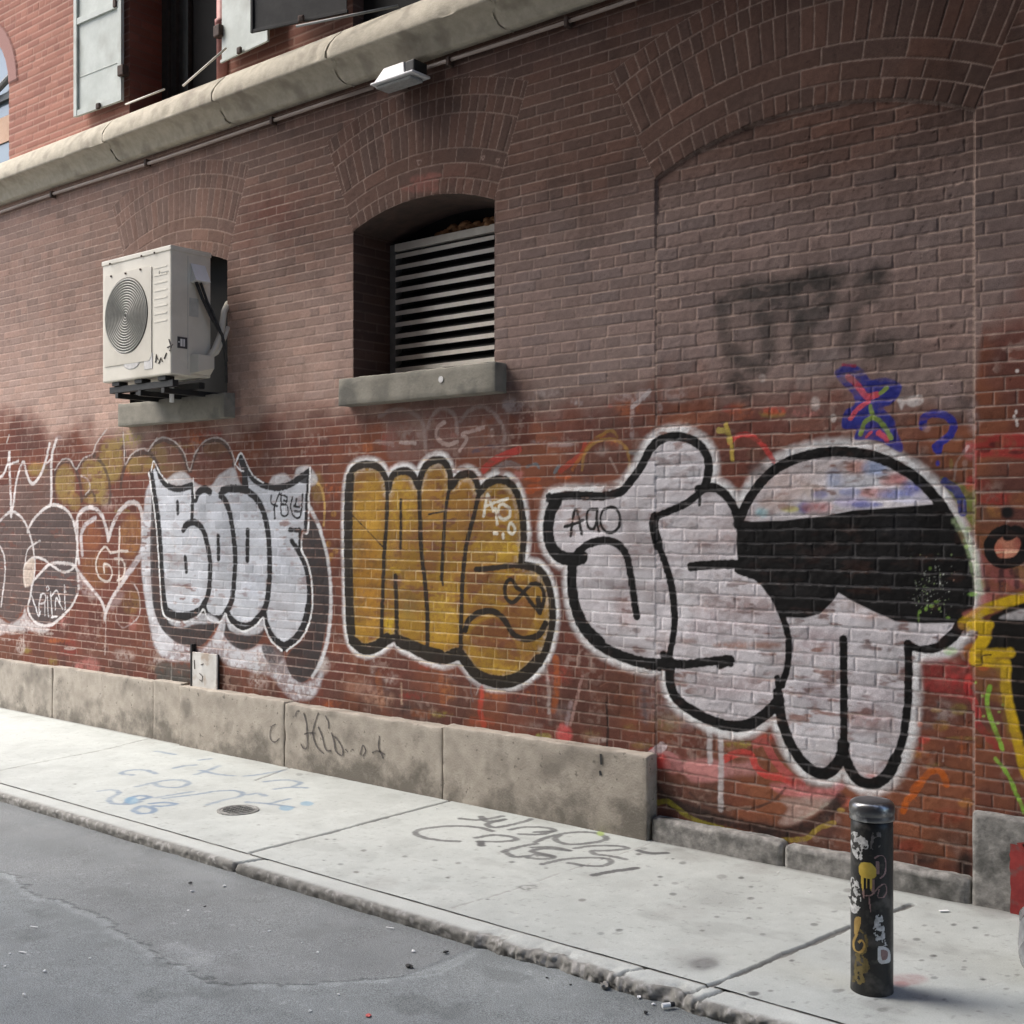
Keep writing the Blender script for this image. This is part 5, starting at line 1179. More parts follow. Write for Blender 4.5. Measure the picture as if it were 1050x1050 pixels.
# scrawl and stickers low on the front
bm = bmesh.new(); add_box(bm, px1 - .10, px1 + .01, ay0 - .004, ay0, az0 + .06, az0 + .18); AC(bm_obj('sticker', bm, M_PALE, bevel=.0015))
bm = bmesh.new(); add_lathe(bm, [(.001, .004), (.10, .003), (.11, 0)], (0, 0, 0), 24, 'y')
bmesh.ops.scale(bm, vec=(1, 1, .45), verts=bm.verts); bmesh.ops.translate(bm, vec=(px1 - .27, ay0 - .001, az0 + .125), verts=bm.verts); AC(bm_obj('sticker', bm, M_PALE))
bm = bmesh.new()
for pts in (((.05, .10), (.06, .16), (.08, .12)), ((.09, .09), (.12, .13), (.14, .10)), ((.16, .12), (.19, .16)), ((.22, .26), (.25, .20), (.23, .17)), ((.20, .2), (.27, .215))):
    add_tube(bm, [(px1 + x, ay0 - .002, az0 + z) for x, z in pts], .005, 6)
AC(bm_obj('scrawl', bm, M_MARK))
# right side: panel seam, label, service cover, pipes
bm = bmesh.new(); add_box(bm, ax1, ax1 + .002, ay0 + .145, ay0 + .149, az0 + .05, az1 - .05); AC(bm_obj('panel_seam', bm, M_GRILL))
bm = bmesh.new(); add_box(bm, ax1 + .001, ax1 + .003, ay0 + .16, ay0 + .24, az1 - .50, az1 - .36); AC(bm_obj('rating_plate', bm, M_GRILL))
lab = box('warning_label', ax1 + .001, ax1 + .004, ay0 + .055, ay0 + .14, az0 + .20, az0 + .285, M_LABEL, bevel=0); AC(lab)
bm = bmesh.new(); add_box(bm, ax1 + .004, ax1 + .005, ay0 + .078, ay0 + .098, az0 + .215, az0 + .27); add_box(bm, ax1 + .004, ax1 + .005, ay0 + .104, ay0 + .118, az0 + .215, az0 + .27); add_box(bm, ax1 + .004, ax1 + .005, ay0 + .06, ay0 + .072, az0 + .24, az0 + .25)
AC(bm_obj('label_lettering', bm, M_WHITE))
bm = bmesh.new()
v = [bm.verts.new(p) for p in ((ax1 + .002, ay0 + .17, az1 - .10), (ax1 + .002, ay0 + .30, az1 - .10), (ax1 + .075, ay0 + .30, az1 - .235), (ax1 + .075, ay0 + .17, az1 - .235), (ax1 + .002, ay0 + .17, az1 - .245), (ax1 + .002, ay0 + .30, az1 - .245))]
for q in ((0, 3, 2, 1), (0, 4, 3), (1, 2, 5), (3, 4, 5, 2)):
    bm.faces.new([v[i] for i in q])
AC(bm_obj('cable_hood', bm, M_WHITE))
bm = bmesh.new()
add_tube(bm, [(ax1 + .03, ay0 + .20, az1 - .24), (ax1 + .04, ay0 + .25, az1 - .36), (ax1 + .06, ay0 + .32, az1 - .50), (ax1 + .08, -.10, az1 - .62), (ax1 + .07, -.06, az1 - .80), (ax1 + .05, -.04, az1 - .98)], .013, 9)
add_tube(bm, [(ax1 + .03, ay0 + .24, az1 - .24), (ax1 + .045, ay0 + .29, az1 - .38), (ax1 + .065, ay0 + .36, az1 - .52), (ax1 + .085, -.09, az1 - .66), (ax1 + .08, -.055, az1 - .82)], .011, 9)
AC(bm_obj('cable', bm, M_LAG, smooth_=True))
bm = bmesh.new()
add_tube(bm, [(ax1 + .02, ay0 + .30, az0 + .13), (ax1 + .05, -.15, az0 + .21), (ax1 + .06, -.09, az0 + .36), (ax1 + .03, -.045, az0 + .52), (ax1 - .02, .03, az0 + .60)], .024, 10)
add_tube(bm, [(ax1 + .02, ay0 + .27, az0 + .12), (ax1 + .055, -.13, az0 + .19), (ax1 + .07, -.07, az0 + .31), (ax1 + .06, -.03, az0 + .40)], .016, 10)
AC(bm_obj('coolant_pipe', bm, M_ACP, smooth_=True))
bm = bmesh.new()
v = [bm.verts.new(p) for p in ((ax1 + .002, ay0 + .17, az0 + .02), (ax1 + .002, ay1 - .005, az0 + .02), (ax1 + .002, ay1 - .005, az0 + .17), (ax1 + .002, ay0 + .17, az0 + .17), (ax1 + .06, ay0 + .20, az0 + .03), (ax1 + .06, ay1 - .01, az0 + .07), (ax1 + .06, ay1 - .01, az0 + .165), (ax1 + .06, ay0 + .20, az0 + .165))]
for q in ((4, 5, 6, 7), (3, 7, 6, 2), (0, 4, 7, 3), (0, 1, 5, 4), (1, 2, 6, 5)):
    bm.faces.new([v[i] for i in q])
AC(bm_obj('valve_cover', bm, M_ACP, bevel=.006))
bm = bmesh.new()
for y in (ay0 + .06, ay1 - .06):
    add_box(bm, ax0 + .04, ax1 - .03, y - .025, y + .025, az0 - .085, az0 - .035)
for x in (ax0 + .15, (ax0 + ax1) / 2, ax1 - .15):
    add_box(bm, x - .02, x + .02, ay0 + .03, .035, az0 - .128, az0 - .088)
    add_box(bm, x - .05, x + .05, ay0 + .02, ay0 + .10, az0 - .033, az0 - .002)
AC(bm_obj('bracket', bm, M_DARKMETAL, bevel=.003))
bm = bmesh.new(); add_tube(bm, [((ax0 + ax1) / 2 + .12, -.26, az0 - .002), ((ax0 + ax1) / 2 + .12, -.26, az0 - .17)], .018, 10); AC(bm_obj('drain_spout', bm, M_WHITE, smooth_=True))

# ------------------------------------------------------------------ conduit and lamp under the cornice
M_COND = noise_mat('painted_conduit', (.34, .275, .235), (.42, .345, .30), 6, .6, bump=.1)
bm = bmesh.new()
zc_ = 4.742
add_tube(bm, [(x, -.028, zc_ + .006 * math.sin(x * 1.7)) for x in np.linspace(-17.9, wx(382, -.03), 24)], .0135, 9)
add_tube(bm, [(x, -.028, zc_ + .012 + .005 * math.sin(x * 1.9)) for x in np.linspace(wx(437, -.03), 1.5, 20)], .012, 9)
cond = bm_obj('conduit_pipe', bm, M_COND, smooth_=True)
tag(cond, 'thin pale conduit pipe running along the brick just below the cornice', 'pipe')
bm = bmesh.new()
for p in (57, 154, 283, 464, 585):
    x = wx(p); add_box(bm, x - .014, x + .014, -.052, .0, zc_ - .028, zc_ + .030)
bm_obj('pipe_clip', bm, M_RUST, cond, bevel=.006)
M_LENS = noise_mat('ribbed_lamp_glass', (.30, .31, .30), (.40, .41, .40), 40, .25, bump=.3)
M_ALU = noise_mat('white_lamp_housing', (.62, .62, .62), (.72, .72, .72), 10, .35, bump=.05)
lx0, lx1 = wx(393, -.13), wx(422, -.13)
lz = on_wall(400, 85, -.13)[1]
lamp = empty('wall_lamp', ((lx0 + lx1) / 2, 0, lz), label='small white and black floodlight fixed on the conduit under the cornice', cat='lamp')
lo = lamp.location.copy()
def LP(o):
    o.parent = lamp; o.matrix_parent_inverse = Matrix.Translation(-lo); return o
bm = bmesh.new()
v = [bm.verts.new(p) for p in ((lx0 - .02, -.20, lz), (lx1, -.20, lz), (lx1, -.05, lz), (lx0 - .02, -.05, lz), (lx0 + .05, -.175, lz + .088), (lx1 - .03, -.175, lz + .088), (lx1 - .03, -.06, lz + .088), (lx0 + .05, -.06, lz + .088))]
for q in ((4, 5, 6, 7), (0, 1, 5, 4), (1, 2, 6, 5), (2, 3, 7, 6), (3, 0, 4, 7)):
    bm.faces.new([v[i] for i in q])
LP(bm_obj('lamp_housing', bm, M_ALU, bevel=.008))
LP(box('end_cap', lx1 - .005, lx1 + .075, -.185, -.06, lz + .004, lz + .08, M_DARKMETAL, bevel=.01))
LP(box('lamp_rim', lx0 - .04, lx1 + .09, -.212, -.045, lz - .018, lz - .002, M_ALU, bevel=.006))
LP(box('lamp_glass', lx0 - .01, lx1 + .05, -.19, -.07, lz - .042, lz - .020, M_LENS, bevel=.012))
LP(box('mounting_arm', lx0 + .05, lx0 + .12, -.052, -.002, lz - .02, lz + .06, M_RUST, bevel=.004))

# ------------------------------------------------------------------ metal plate on the wall
M_PLATE = noise_mat('weathered_white_plate', (.52, .51, .48), (.66, .65, .62), 8, .55, bump=.15, c3=(.40, .33, .27), s3=9)
qx0, qx1 = wx(195.5, -.05), wx(220.5, -.05); qz0, qz1 = on_wall(208, 707, -.05)[1], on_wall(208, 670, -.05)[1]
pl = empty('access_panel', ((qx0 + qx1) / 2, 0, qz0), label='small upright white metal plate fixed to the brick just above the plinth', cat='panel')
plo = pl.location.copy()
for nm, ob in (('plate', box('plate', qx0, qx1, -.036, -.022, qz0, qz1, M_PLATE, bevel=.003)), ('plate_side', box('plate_side', qx0 - .022, qx0 - .002, -.040, .0, qz0 - .01, qz1 + .06, M_DARKMETAL, bevel=.002)), ('wall_box', box('wall_box', qx0, qx1 - .012, -.021, .002, qz0, qz1 - .004, M_DARKMETAL, bevel=0))):
    ob.parent = pl; ob.matrix_parent_inverse = Matrix.Translation(-plo)
bm = bmesh.new()
for pts in (((.03, .22), (.035, .15)), ((.10, .12), (.14, .10), (.13, .06), (.10, .07)), ((.12, .19), (.15, .2))):
    add_tube(bm, [(qx0 + x, -.0375, qz0 + z) for x, z in pts], .004, 6)
ob = bm_obj('scrawl', bm, M_MARK); ob.parent = pl; ob.matrix_parent_inverse = Matrix.Translation(-plo)
# ------------------------------------------------------------------ pavement
M_CONC = tint_mat('concrete', grain=(180.0, 0.10), bump=0.35, bump_scale=240.0, spec=0.35)
M_ASPH = tint_mat('asphalt', grain=(230.0, 0.55), bump=1.0, bump_scale=260.0, spec=0.4)

def px_ground(px, py):
    return EYE / (py - CY)                                   # metres per pixel across the view

def ground_cols(x0, x1, lo, hi):
    xs = [x0]
    while xs[-1] < x1:
        x = xs[-1]
        xs.append(x + (lo if -3.4 < x < -.2 else (lo * 1.5 if -6 < x <= -3.4 else hi if -11.5 < x < .3 else hi * 3)))
    return np.asarray(xs)

YC0, YC1 = -1.665, -1.82          # joint behind the kerb, kerb edge
PVS = Surf(ground_cols(-18.0, 2.0, .006, .011), np.arange(YC0 + .004, .04, .0075), lambda px, py: on_ground(px, py), px_ground)
U, V = PVS.U, PVS.V
nb = fbm(U, V, 1.1, 301, 4); nm = fbm(U, V, .25, 303, 4); nf = fbm(U, V, .045, 305, 3)
base = np.array([.425, .446, .422])
c = base * (0.72 + .30 * nb + .22 * nm + .14 * nf)[..., None]
dirt = smooth(-.38, -.02, V + .25 * (nm - .5)) * smooth(.36, .70, nm) * .42 + smooth(.58, .8, nm * .6 + nb * .4) * .14
c = c * (1 - dirt[..., None]) + np.array([.21, .20, .18]) * dirt[..., None]
edge_d = smooth(-.05, -.005, V + .06 + .02 * (nf - .5)) * .5
c = c * (1 - edge_d[..., None]) + np.array([.12, .11, .10]) * edge_d[..., None]
h = (nm - .5) * .006 + (nf - .5) * .0018
st = smooth(.56, .72, fbm(U, V, .7, 311, 5)) * .22 + smooth(.6, .75, fbm(U, V, .16, 313, 4, ratio=1.8)) * .18
st = st * np.interp(U, [-9, -5, -2], [.35, .8, 1.2])
c = c * (1 - st[..., None]) + np.array([.17, .168, .155]) * st[..., None]
sp_ = smooth(.74, .82, fbm(U, V, .022, 317, 2)) * .35
c = c * (1 - sp_[..., None]) + np.array([.20, .20, .185]) * sp_[..., None]
def groove(surf, line, w, depth, color, al=.9, rag=.012):
    P = np.array([on_ground(*p) for p in line])
    b, d = surf._dist(spline(P, n=6), w * 3)
    d = d + (surf.n1[b] - .5) * rag * .5 + (surf.n2[b] - .5) * rag
    k = 1 - smooth(w * .35, w * .75, d)
    hb[b] -= depth * k
    a = (k * al)[..., None]
    cb[b] = cb[b] * (1 - a) + np.array(color) * a
hb, cb = h, c
J1 = [(233, 889), (240, 881), (262, 873), (330, 856), (400, 837), (473, 818)]
groove(PVS, J1, .020, .012, (.13, .125, .115))
groove(PVS, [(700, 1020), (748, 1003), (800, 980), (835, 966), (873, 950), (905, 939), (935, 927)], .022, .012, (.14, .135, .125), rag=.02)
groove(PVS, [(463, 931), (530, 911), (590, 890), (650, 871), (668, 864)], .008, .003, (.30, .295, .28), al=.7)
groove(PVS, [(0, 790), (60, 778), (110, 768), (150, 758), (172, 755)], .014, .006, (.25, .245, .23), al=.8)
groove(PVS, [(262, 800), (290, 790), (308, 783)], .016, .006, (.18, .175, .165), al=.8)
for (x, y, rx, ry, dp) in ((541, 910, .055, .07, .006),):
    gx, gy = on_ground(x, y); e = np.hypot((U - gx) / rx, (V - gy) / ry) + (nf - .5) * 1.6
    k = 1 - smooth(.4, 1.1, e); h -= dp * .4 * k * nf; c = c * (1 - .55 * k[..., None] * (nf > .4)[..., None])
for (pts_, w_) in (([(640, 938), (668, 926), (690, 930), (716, 918)], .004), ([(930, 1040), (960, 1020), (1010, 1012), (1048, 1000)], .0045), ([(790, 1040), (770, 1022), (741, 1012)], .006), ([(300, 826), (322, 833), (352, 838)], .004), ([(120, 800), (160, 806), (190, 815)], .004)):
    groove(PVS, pts_, w_, .002, (.24, .235, .22), al=.6, rag=.008)
jA = np.interp(V, [on_ground(473, 818)[1], on_ground(240, 881)[1]][::-1], [on_ground(473, 818)[0], on_ground(240, 881)[0]][::-1])
jB = np.interp(V, [on_ground(748, 1003)[1], on_ground(935, 927)[1]], [on_ground(748, 1003)[0], on_ground(935, 927)[0]])
c = c * np.where(U < jA, 1.03, np.where(U < jB, .97, .95))[..., None]
PVS.col, PVS.h = c, h
PVS.rough[:] = .82
# sprayed words on the concrete
PVS.piece('pavement_tag', 'dark grey sprayed lettering on the pavement, ending in an exclamation mark')
GT = (88, 88, 88)
def gtag(view, strokes, w, color, al=.85, soft=.5, patchy=.15):
    for p in strokes:
        PVS.stroke(view, p, w, color, soft=soft, al=al, patchy=patchy, mk=0, rough=.75)
gtag('R', [[(392, 196), (340, 182), (240, 177), (140, 185), (98, 200), (120, 218), (190, 231), (262, 236)], [(330, 222), (400, 211), (465, 217), (486, 228), (430, 236), (340, 236)], [(350, 236), (352, 250)],
           [(560, 243), (490, 257), (435, 274)], [(440, 276), (480, 294), (540, 290)], [(550, 258), (620, 256), (690, 271)], [(690, 271), (600, 262), (545, 272), (600, 285), (630, 295), (590, 303), (530, 298)],
           [(585, 322), (660, 305), (760, 298), (830, 302), (850, 316), (815, 330), (750, 328), (690, 318)], [(782, 364), (860, 350), (948, 338)],
           [(272, 148), (330, 153), (385, 148), (430, 138)], [(350, 140), (375, 158), (440, 150)], [(440, 150), (375, 168), (400, 182), (460, 172), (520, 158), (540, 150)],
           [(460, 190), (520, 180), (600, 183), (630, 194), (560, 200)], [(500, 207), (580, 208), (630, 195)], [(560, 236), (620, 215), (700, 200), (790, 203), (832, 226), (760, 242), (680, 245), (636, 228), (650, 210)],
           [(712, 262), (780, 252), (870, 252), (912, 262), (850, 270), (780, 272), (790, 285), (850, 292), (905, 305)], [(955, 270), (1000, 280), (1060, 280)]], 7.0, GT)
gtag('R', [[(782, 364), (860, 350), (948, 338)], [(346, 238), (352, 252)], [(560, 285), (625, 292)], [(955, 271), (1000, 281), (1060, 281)]], 9.0, GT)
PVS.piece('pavement_tag', 'faded pale blue sprayed lettering on the pavement beside the round iron cover')
B1, B2 = (120, 134, 148), (96, 120, 146)
gtag('S', [[(300, 238), (260, 224), (200, 224), (165, 236), (210, 243)], [(225, 288), (290, 272), (350, 262), (405, 264), (425, 276), (385, 290), (320, 288), (290, 274)], [(80, 305), (130, 300), (158, 312), (120, 335), (135, 352), (200, 355), (240, 345)],
           [(300, 330), (380, 316), (440, 306)], [(330, 332), (450, 318), (530, 305), (600, 303), (632, 312), (620, 325), (560, 338), (497, 357)], [(370, 216), (410, 207), (450, 204)], [(455, 240), (500, 225), (540, 208)], [(470, 225), (540, 240), (600, 245)],
           [(650, 346), (720, 352), (830, 366)], [(738, 352), (775, 342), (812, 334)], [(655, 318), (690, 312), (720, 322)], [(760, 297), (820, 290), (880, 292)], [(720, 268), (800, 262), (856, 272), (830, 286)], [(640, 246), (700, 240), (790, 225)], [(300, 150), (370, 163)], [(470, 185), (510, 180)]], 6.0, B1, al=.85, soft=1.6, patchy=.35)
gtag('S', [[(185, 350), (205, 330), (240, 322), (275, 328), (240, 338)], [(212, 378), (245, 362), (290, 372), (285, 386), (240, 390), (212, 378)], [(280, 352), (330, 348), (375, 354), (330, 362), (290, 362)]], 6.5, B2, al=.8, soft=1.6, patchy=.25)
for (x, y, rx, ry) in ((800, 370, 28, 10), (880, 352, 26, 9), (205, 340, 26, 14)):
    PVS.blob('S', x, y, rx, ry, (110, 148, 172), al=.7, patchy=.3, mk=0)
PVS.piece('pavement_tag', 'round dark spray mark on the pavement near the kerb')
PVS.blob('I', 722, 988, 15, 6.5, (96, 96, 96), al=.85, soft=.8, mk=0, patchy=.2); PVS.blob('I', 718, 986, 24, 11, (120, 120, 118), al=.35, soft=.9, mk=0)
PVS.piece('pavement_tag', 'faint pink spray smudge on the pavement beside the bollard')
PVS.blob('I', 930, 1004, 20, 6, (150, 112, 112), al=.5, soft=.9, mk=0, patchy=.35); PVS.blob('I', 924, 1009, 8, 3, (150, 100, 102), al=.5, soft=.9, mk=0)
PVS.blob('I', 616, 854, 4, 3, (150, 170, 90), al=.8, own=False, mk=0)
# trodden gum
gum = [(740, 899, 6), (870, 913, 6), (692, 906, 4), (690, 917, 4), (855, 917 + 18, 3), (597, 923, 4), (635, 954, 4), (616, 957, 4), (640, 995, 4), (352, 911, 4), (228, 911 - 3, 3), (297, 915, 2), (770, 909, 3), (768, 941, 3), (782, 958, 3), (779, 931, 3), (770, 921, 4),
       (760, 900, 3), (835, 948, 4), (735, 940, 3), (720, 954, 3), (702, 930, 2), (677, 899, 3), (858, 1016, 5), (812, 985, 3), (773, 1019, 6), (863, 1015, 4), (822, 1036, 4), (978, 948, 3), (1000, 951, 3), (1008, 1004, 3), (940, 963, 4), (948, 949, 3), (957, 980, 4), (958, 1003, 4), (955, 1000, 3), (968, 1025, 3), (1032, 1014, 3), (945, 985, 3), (1012, 959, 3), (790, 1024 - 8, 3), (905, 1035, 6), (989, 985, 2), (988, 994, 3), (1003, 1037, 2),
       (98, 845, 2), (160, 838, 2), (265, 846, 2), (210, 827, 2), (307, 794, 4), (305, 856, 2), (257, 776, 2), (105, 845, 2), (77, 804, 2), (335, 861, 2), (390, 868, 2), (373, 872, 3), (343, 861, 2), (415, 878, 3), (450, 861, 2), (512, 868, 2), (525, 884, 3), (470, 885, 3), (551, 878, 2), (560, 890, 2), (585, 902, 2), (500, 922, 2), (540, 950, 2), (700, 885, 4), (690, 881, 2), (655, 876, 3), (660, 870, 4)]
rg = random.Random(21)
for k in range(44):
    gum.append((rg.uniform(330, 1045), rg.uniform(870, 1045), rg.choice((1.4, 1.8, 2.4, 3))))
for (x, y, s) in gum:
    gx, gy = on_ground(x, y)
    if YC0 + .03 < gy < -.05:
        PVS.blob('I', x, y, s * .95, s * .38, rg.choice(((78, 79, 78), (92, 92, 90), (68, 69, 69), (112, 111, 108))), al=rg.uniform(.45, .9), soft=.6, own=False, mk=0, patchy=.25)
for k in range(26):
    x, y = rg.uniform(300, 1040), rg.uniform(860, 1045)
    PVS.blob('I', x, y, rg.uniform(8, 34), rg.uniform(3, 9), (150, 149, 145), al=rg.uniform(.15, .4), soft=.95, own=False, mk=0, patchy=.6)
co = np.stack([U, V, PVS.h], -1)
kp = np.ones((len(PVS.us) - 1, len(PVS.vs) - 1), bool)
pave = tag(grid_mesh('pavement', co, PVS.col, PVS.rough, kp, M_CONC, None, PVS.pid, 0), kind='structure')
for k in range(1, len(PVS.names)):
    o = grid_mesh(PVS.names[k][0], co, PVS.col, PVS.rough, kp, M_CONC, pave, PVS.pid, k)
    if o: o['label'] = PVS.names[k][1]

# ------------------------------------------------------------------ kerb with a crumbling edge
us = ground_cols(-18.0, 2.0, .007, .013)
ROAD = -.050
prof = [(-1.652, -.0060), (-1.668, -.0050), (-1.676, -.001)] + [(-1.68 - .13 * k / 9, -.001) for k in range(1, 10)] + [(-1.817, -.004), (-1.823, -.010), (-1.826, -.018)] + [(-1.827, -.018 - .046 * k / 8) for k in range(1, 9)]
prof = np.array(prof); nP = len(prof)
UU = us[:, None] + 0 * prof[None, :, 0]; S = np.concatenate([[0], np.cumsum(np.hypot(*np.diff(prof, axis=0).T))])[None, :] + 0 * UU
Y = prof[None, :, 0] + 0 * UU; Z = prof[None, :, 1] + 0 * UU
k1 = fbm(UU, S, .10, 501, 4) - .5; k2 = fbm(UU, S, .028, 503, 3) - .5; k3 = fbm(UU, S * 0, .5, 505, 3); k4 = fbm(UU, S, .012, 507, 2) - .5
xa, xb = on_ground(478, 955)[0], on_ground(757, 1050)[0]
worn = smooth(xa - .05, xa + .12, UU) * .85 + .15
worn = np.where(UU < on_ground(240, 886)[0], .30, worn)
face = smooth(.115, .165, S)
front = smooth(0.02, .14, S)
bite = np.maximum(0, fbm(UU, S * 0 + 3, .16, 509, 3) - .48) * 2.0 * smooth(xa, xa + .1, UU)      # chunks lost from the arris
Y = Y + front * (bite * .085 * (1 - .55 * smooth(.17, .22, S)) + (k1 * .012 + k2 * .014 + k4 * .012) * worn) + .010 * face * k2
Z = Z - bite * .03 * front * (1 - face) + (k1 * .007 + k2 * .006) * worn * (S > .030) * (Z > -.05)
jx, jy = on_ground(236, 886); jd = np.abs(UU - jx - (Y - jy) * .30 + .0)
gj = 1 - smooth(.006, .018, jd); Z = Z - .035 * gj * (Z > -.04); Y = Y + .02 * gj * face
for px_, py_ in ((640, 1001), (748, 1010), (700, 1024)):
    ax_ = on_ground(px_, py_)[0]; gg = 1 - smooth(.004, .012, np.abs(UU - ax_ - .25 * (Y + 1.7) + .03 * k2)); Z = Z - .012 * gg * (Z > -.03); gj = np.maximum(gj, gg * .8)
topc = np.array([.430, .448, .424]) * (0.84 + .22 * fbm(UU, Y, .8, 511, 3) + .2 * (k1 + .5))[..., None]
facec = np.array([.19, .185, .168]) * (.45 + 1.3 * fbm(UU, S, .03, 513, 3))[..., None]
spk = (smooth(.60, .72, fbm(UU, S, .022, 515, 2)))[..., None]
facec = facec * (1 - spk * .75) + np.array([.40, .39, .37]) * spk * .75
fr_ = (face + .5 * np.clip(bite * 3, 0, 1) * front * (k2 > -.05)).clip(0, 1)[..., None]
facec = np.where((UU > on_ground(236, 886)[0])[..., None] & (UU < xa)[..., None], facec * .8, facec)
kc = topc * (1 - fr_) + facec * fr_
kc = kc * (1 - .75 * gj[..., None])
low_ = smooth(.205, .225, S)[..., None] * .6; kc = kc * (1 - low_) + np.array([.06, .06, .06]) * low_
jd2 = (S < .020)[..., None]; kc = np.where(jd2, np.array([.31, .307, .285]) * (.4 + 1.2 * fbm(UU, Y * 0, .12, 521, 3))[..., None], kc)
idx = np.arange(UU.size).reshape(UU.shape)
f = np.stack([idx[:-1, :-1], idx[:-1, 1:], idx[1:, 1:], idx[1:, :-1]], -1).reshape(-1, 4)
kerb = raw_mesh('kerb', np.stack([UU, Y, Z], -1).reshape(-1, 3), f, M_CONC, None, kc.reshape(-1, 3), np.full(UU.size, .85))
tag(kerb, kind='structure')

# ------------------------------------------------------------------ road
RS = Surf(ground_cols(-18.0, 2.4, .010, .016), np.concatenate([np.arange(-6.4, -4.6, .05), np.arange(-4.6, -1.78, .010)]), lambda px, py: on_ground(px, py, ROAD), lambda px, py: (EYE - ROAD) / (py - CY))
U, V = RS.U, RS.V
nb = fbm(U, V, 1.3, 701, 4); nm = fbm(U, V, .3, 703, 4, ratio=1.6); nf = fbm(U, V, .05, 705, 3)
c = np.array([.170, .184, .184]) * (.52 + .50 * nb + .40 * nm + .26 * nf)[..., None]
st = smooth(.58, .72, fbm(U, V, .9, 711, 5)) * .22 + smooth(.62, .74, fbm(U, V, .2, 713, 4)) * .2
c = c * (1 - st[..., None])
lip = [(-40, 872), (0, 892), (17, 900), (29, 911), (40, 920), (64, 923), (81, 933), (93, 937), (112, 943), (119, 955), (138, 963), (155, 974), (167, 983), (188, 990), (202, 1000), (219, 1008), (238, 1010), (262, 1009), (300, 1010), (350, 1006), (400, 1003), (450, 995), (480, 977), (500, 966), (512, 960)]
LP_ = np.array([on_ground(x, y, ROAD) for x, y in lip])
b, d = RS._dist(spline(LP_, n=5), .25)
yl = np.interp(U, LP_[:, 0], LP_[:, 1])
nearside = smooth(-.02, .02, V - yl + (nf - .5) * .09 + (nm - .5) * .05) * (U < on_ground(500, 965, ROAD)[0] + .05)
nearside = np.where(U < -13, 1, nearside)
hgt = nearside * .003
# the older layer beside the kerb is a little warmer and paler, worn thin along its ragged lip
c = c * (1 - .5 * nearside[..., None]) + np.array([.198, .206, .206]) * (.8 + .3 * nb[..., None]) * .5 * nearside[..., None]
dk = np.zeros_like(U); dk[b] = (1 - smooth(.0, .012, np.abs(V[b] - yl[b] + (nf[b] - .5) * .09 + (nm[b] - .5) * .05))) * .60
lt = np.zeros_like(U); lt[b] = (1 - smooth(.0, .05, np.abs(d - .02) + (nf[b] - .35) * .08)) * .55 * (V[b] < yl[b] + .01)
c = c * (1 - dk[..., None]) * (1 + .75 * lt[..., None])
for (x, y, rx, ry, k) in ((130, 925, 70, 16, -.16), (225, 905, 50, 10, .10), (60, 870, 60, 12, -.10), (330, 935, 60, 12, .08), (170, 880, 90, 12, .14), (60, 980, 80, 20, -.12), (260, 1030, 60, 16, -.1), (205, 985, 20, 6, .30), (190, 975, 16, 4, .22), (175, 970, 12, 3, .25), (460, 1010, 50, 20, .08), (580, 1000, 50, 14, .10), (650, 1030, 60, 12, -.12), (480, 945, 30, 8, -.14), (380, 985, 80, 14, -.10), (250, 890, 40, 5, -.14), (20, 960, 40, 10, -.1)):
    gx, gy = on_ground(x, y, ROAD); gx2, gy2 = on_ground(x + rx, y, ROAD); ex = math.hypot(gx2 - gx, gy2 - gy); ey = abs(on_ground(x, y + ry, ROAD)[1] - gy) + .02
    w = np.exp(-((U - gx) / ex) ** 2 - ((V - gy) / ey) ** 2) * (.5 + nm)
    c = c * (1 + k * w[..., None])
gut = smooth(-1.93, -1.83, V + (nf - .5) * .05) * .35
c = c * (1 - gut[..., None] * .5)
fl = smooth(.79, .84, fbm(U, V, .022, 709, 2)) * smooth(.5, .7, nm) * .30
c = c + fl[..., None] * np.array([.3, .3, .3])
wetn = smooth(.55, .75, nb) * .15
RS.rough[:] = .80 - wetn
co = np.stack([U, V, ROAD + hgt + (nm - .5) * .012 + (nf - .5) * .003], -1)
road = grid_mesh('road', co, c, RS.rough, np.ones((len(RS.us) - 1, len(RS.vs) - 1), bool), M_ASPH, None)
tag(road, kind='structure')
M_GROUND = noise_mat('far_asphalt', (.10, .10, .105), (.15, .15, .155), 1.5, .85, bump=.3)
gp = raw_mesh('ground', np.array([(-70, -40, -.14), (70, -40, -.14), (70, 40, -.14), (-70, 40, -.14)], float), np.array([(0, 1, 2, 3)]), M_GROUND); tag(gp, kind='structure')

# ------------------------------------------------------------------ round iron cover in the pavement
M_IRON = noise_mat('cast_iron', (.19, .19, .18), (.36, .36, .335), 40, .6, metal=.3, bump=.5, bscale=120)
gx, gy = on_ground(244, 831)
cov = empty('utility_cover', (gx, gy, 0), label='small round cast iron cover set in the pavement', cat='cover')
bm = bmesh.new(); add_lathe(bm, [(.128, -.006), (.128, .0055), (.112, .0065), (.110, .004), (.001, .004)], (0, 0, 0), 40); cv = bm_obj('cover_plate', bm, M_IRON, cov, smooth_=False)
bm = bmesh.new()
for k in range(5):
    for j in range(-4, 5):
        x, y = j * .022 + (k % 2) * .011, (k - 2) * .034
        if x * x + y * y < .0095:
            bmesh.ops.create_cone(bm, cap_ends=True, segments=8, radius1=.009, radius2=.007, depth=.004, matrix=Matrix.Translation((x, y, .006)))
add_lathe(bm, [(.092, .004), (.094, .0075), (.098, .0075), (.100, .004)], (0, 0, 0), 36)
bm_obj('raised_studs', bm, M_IRON, cov)

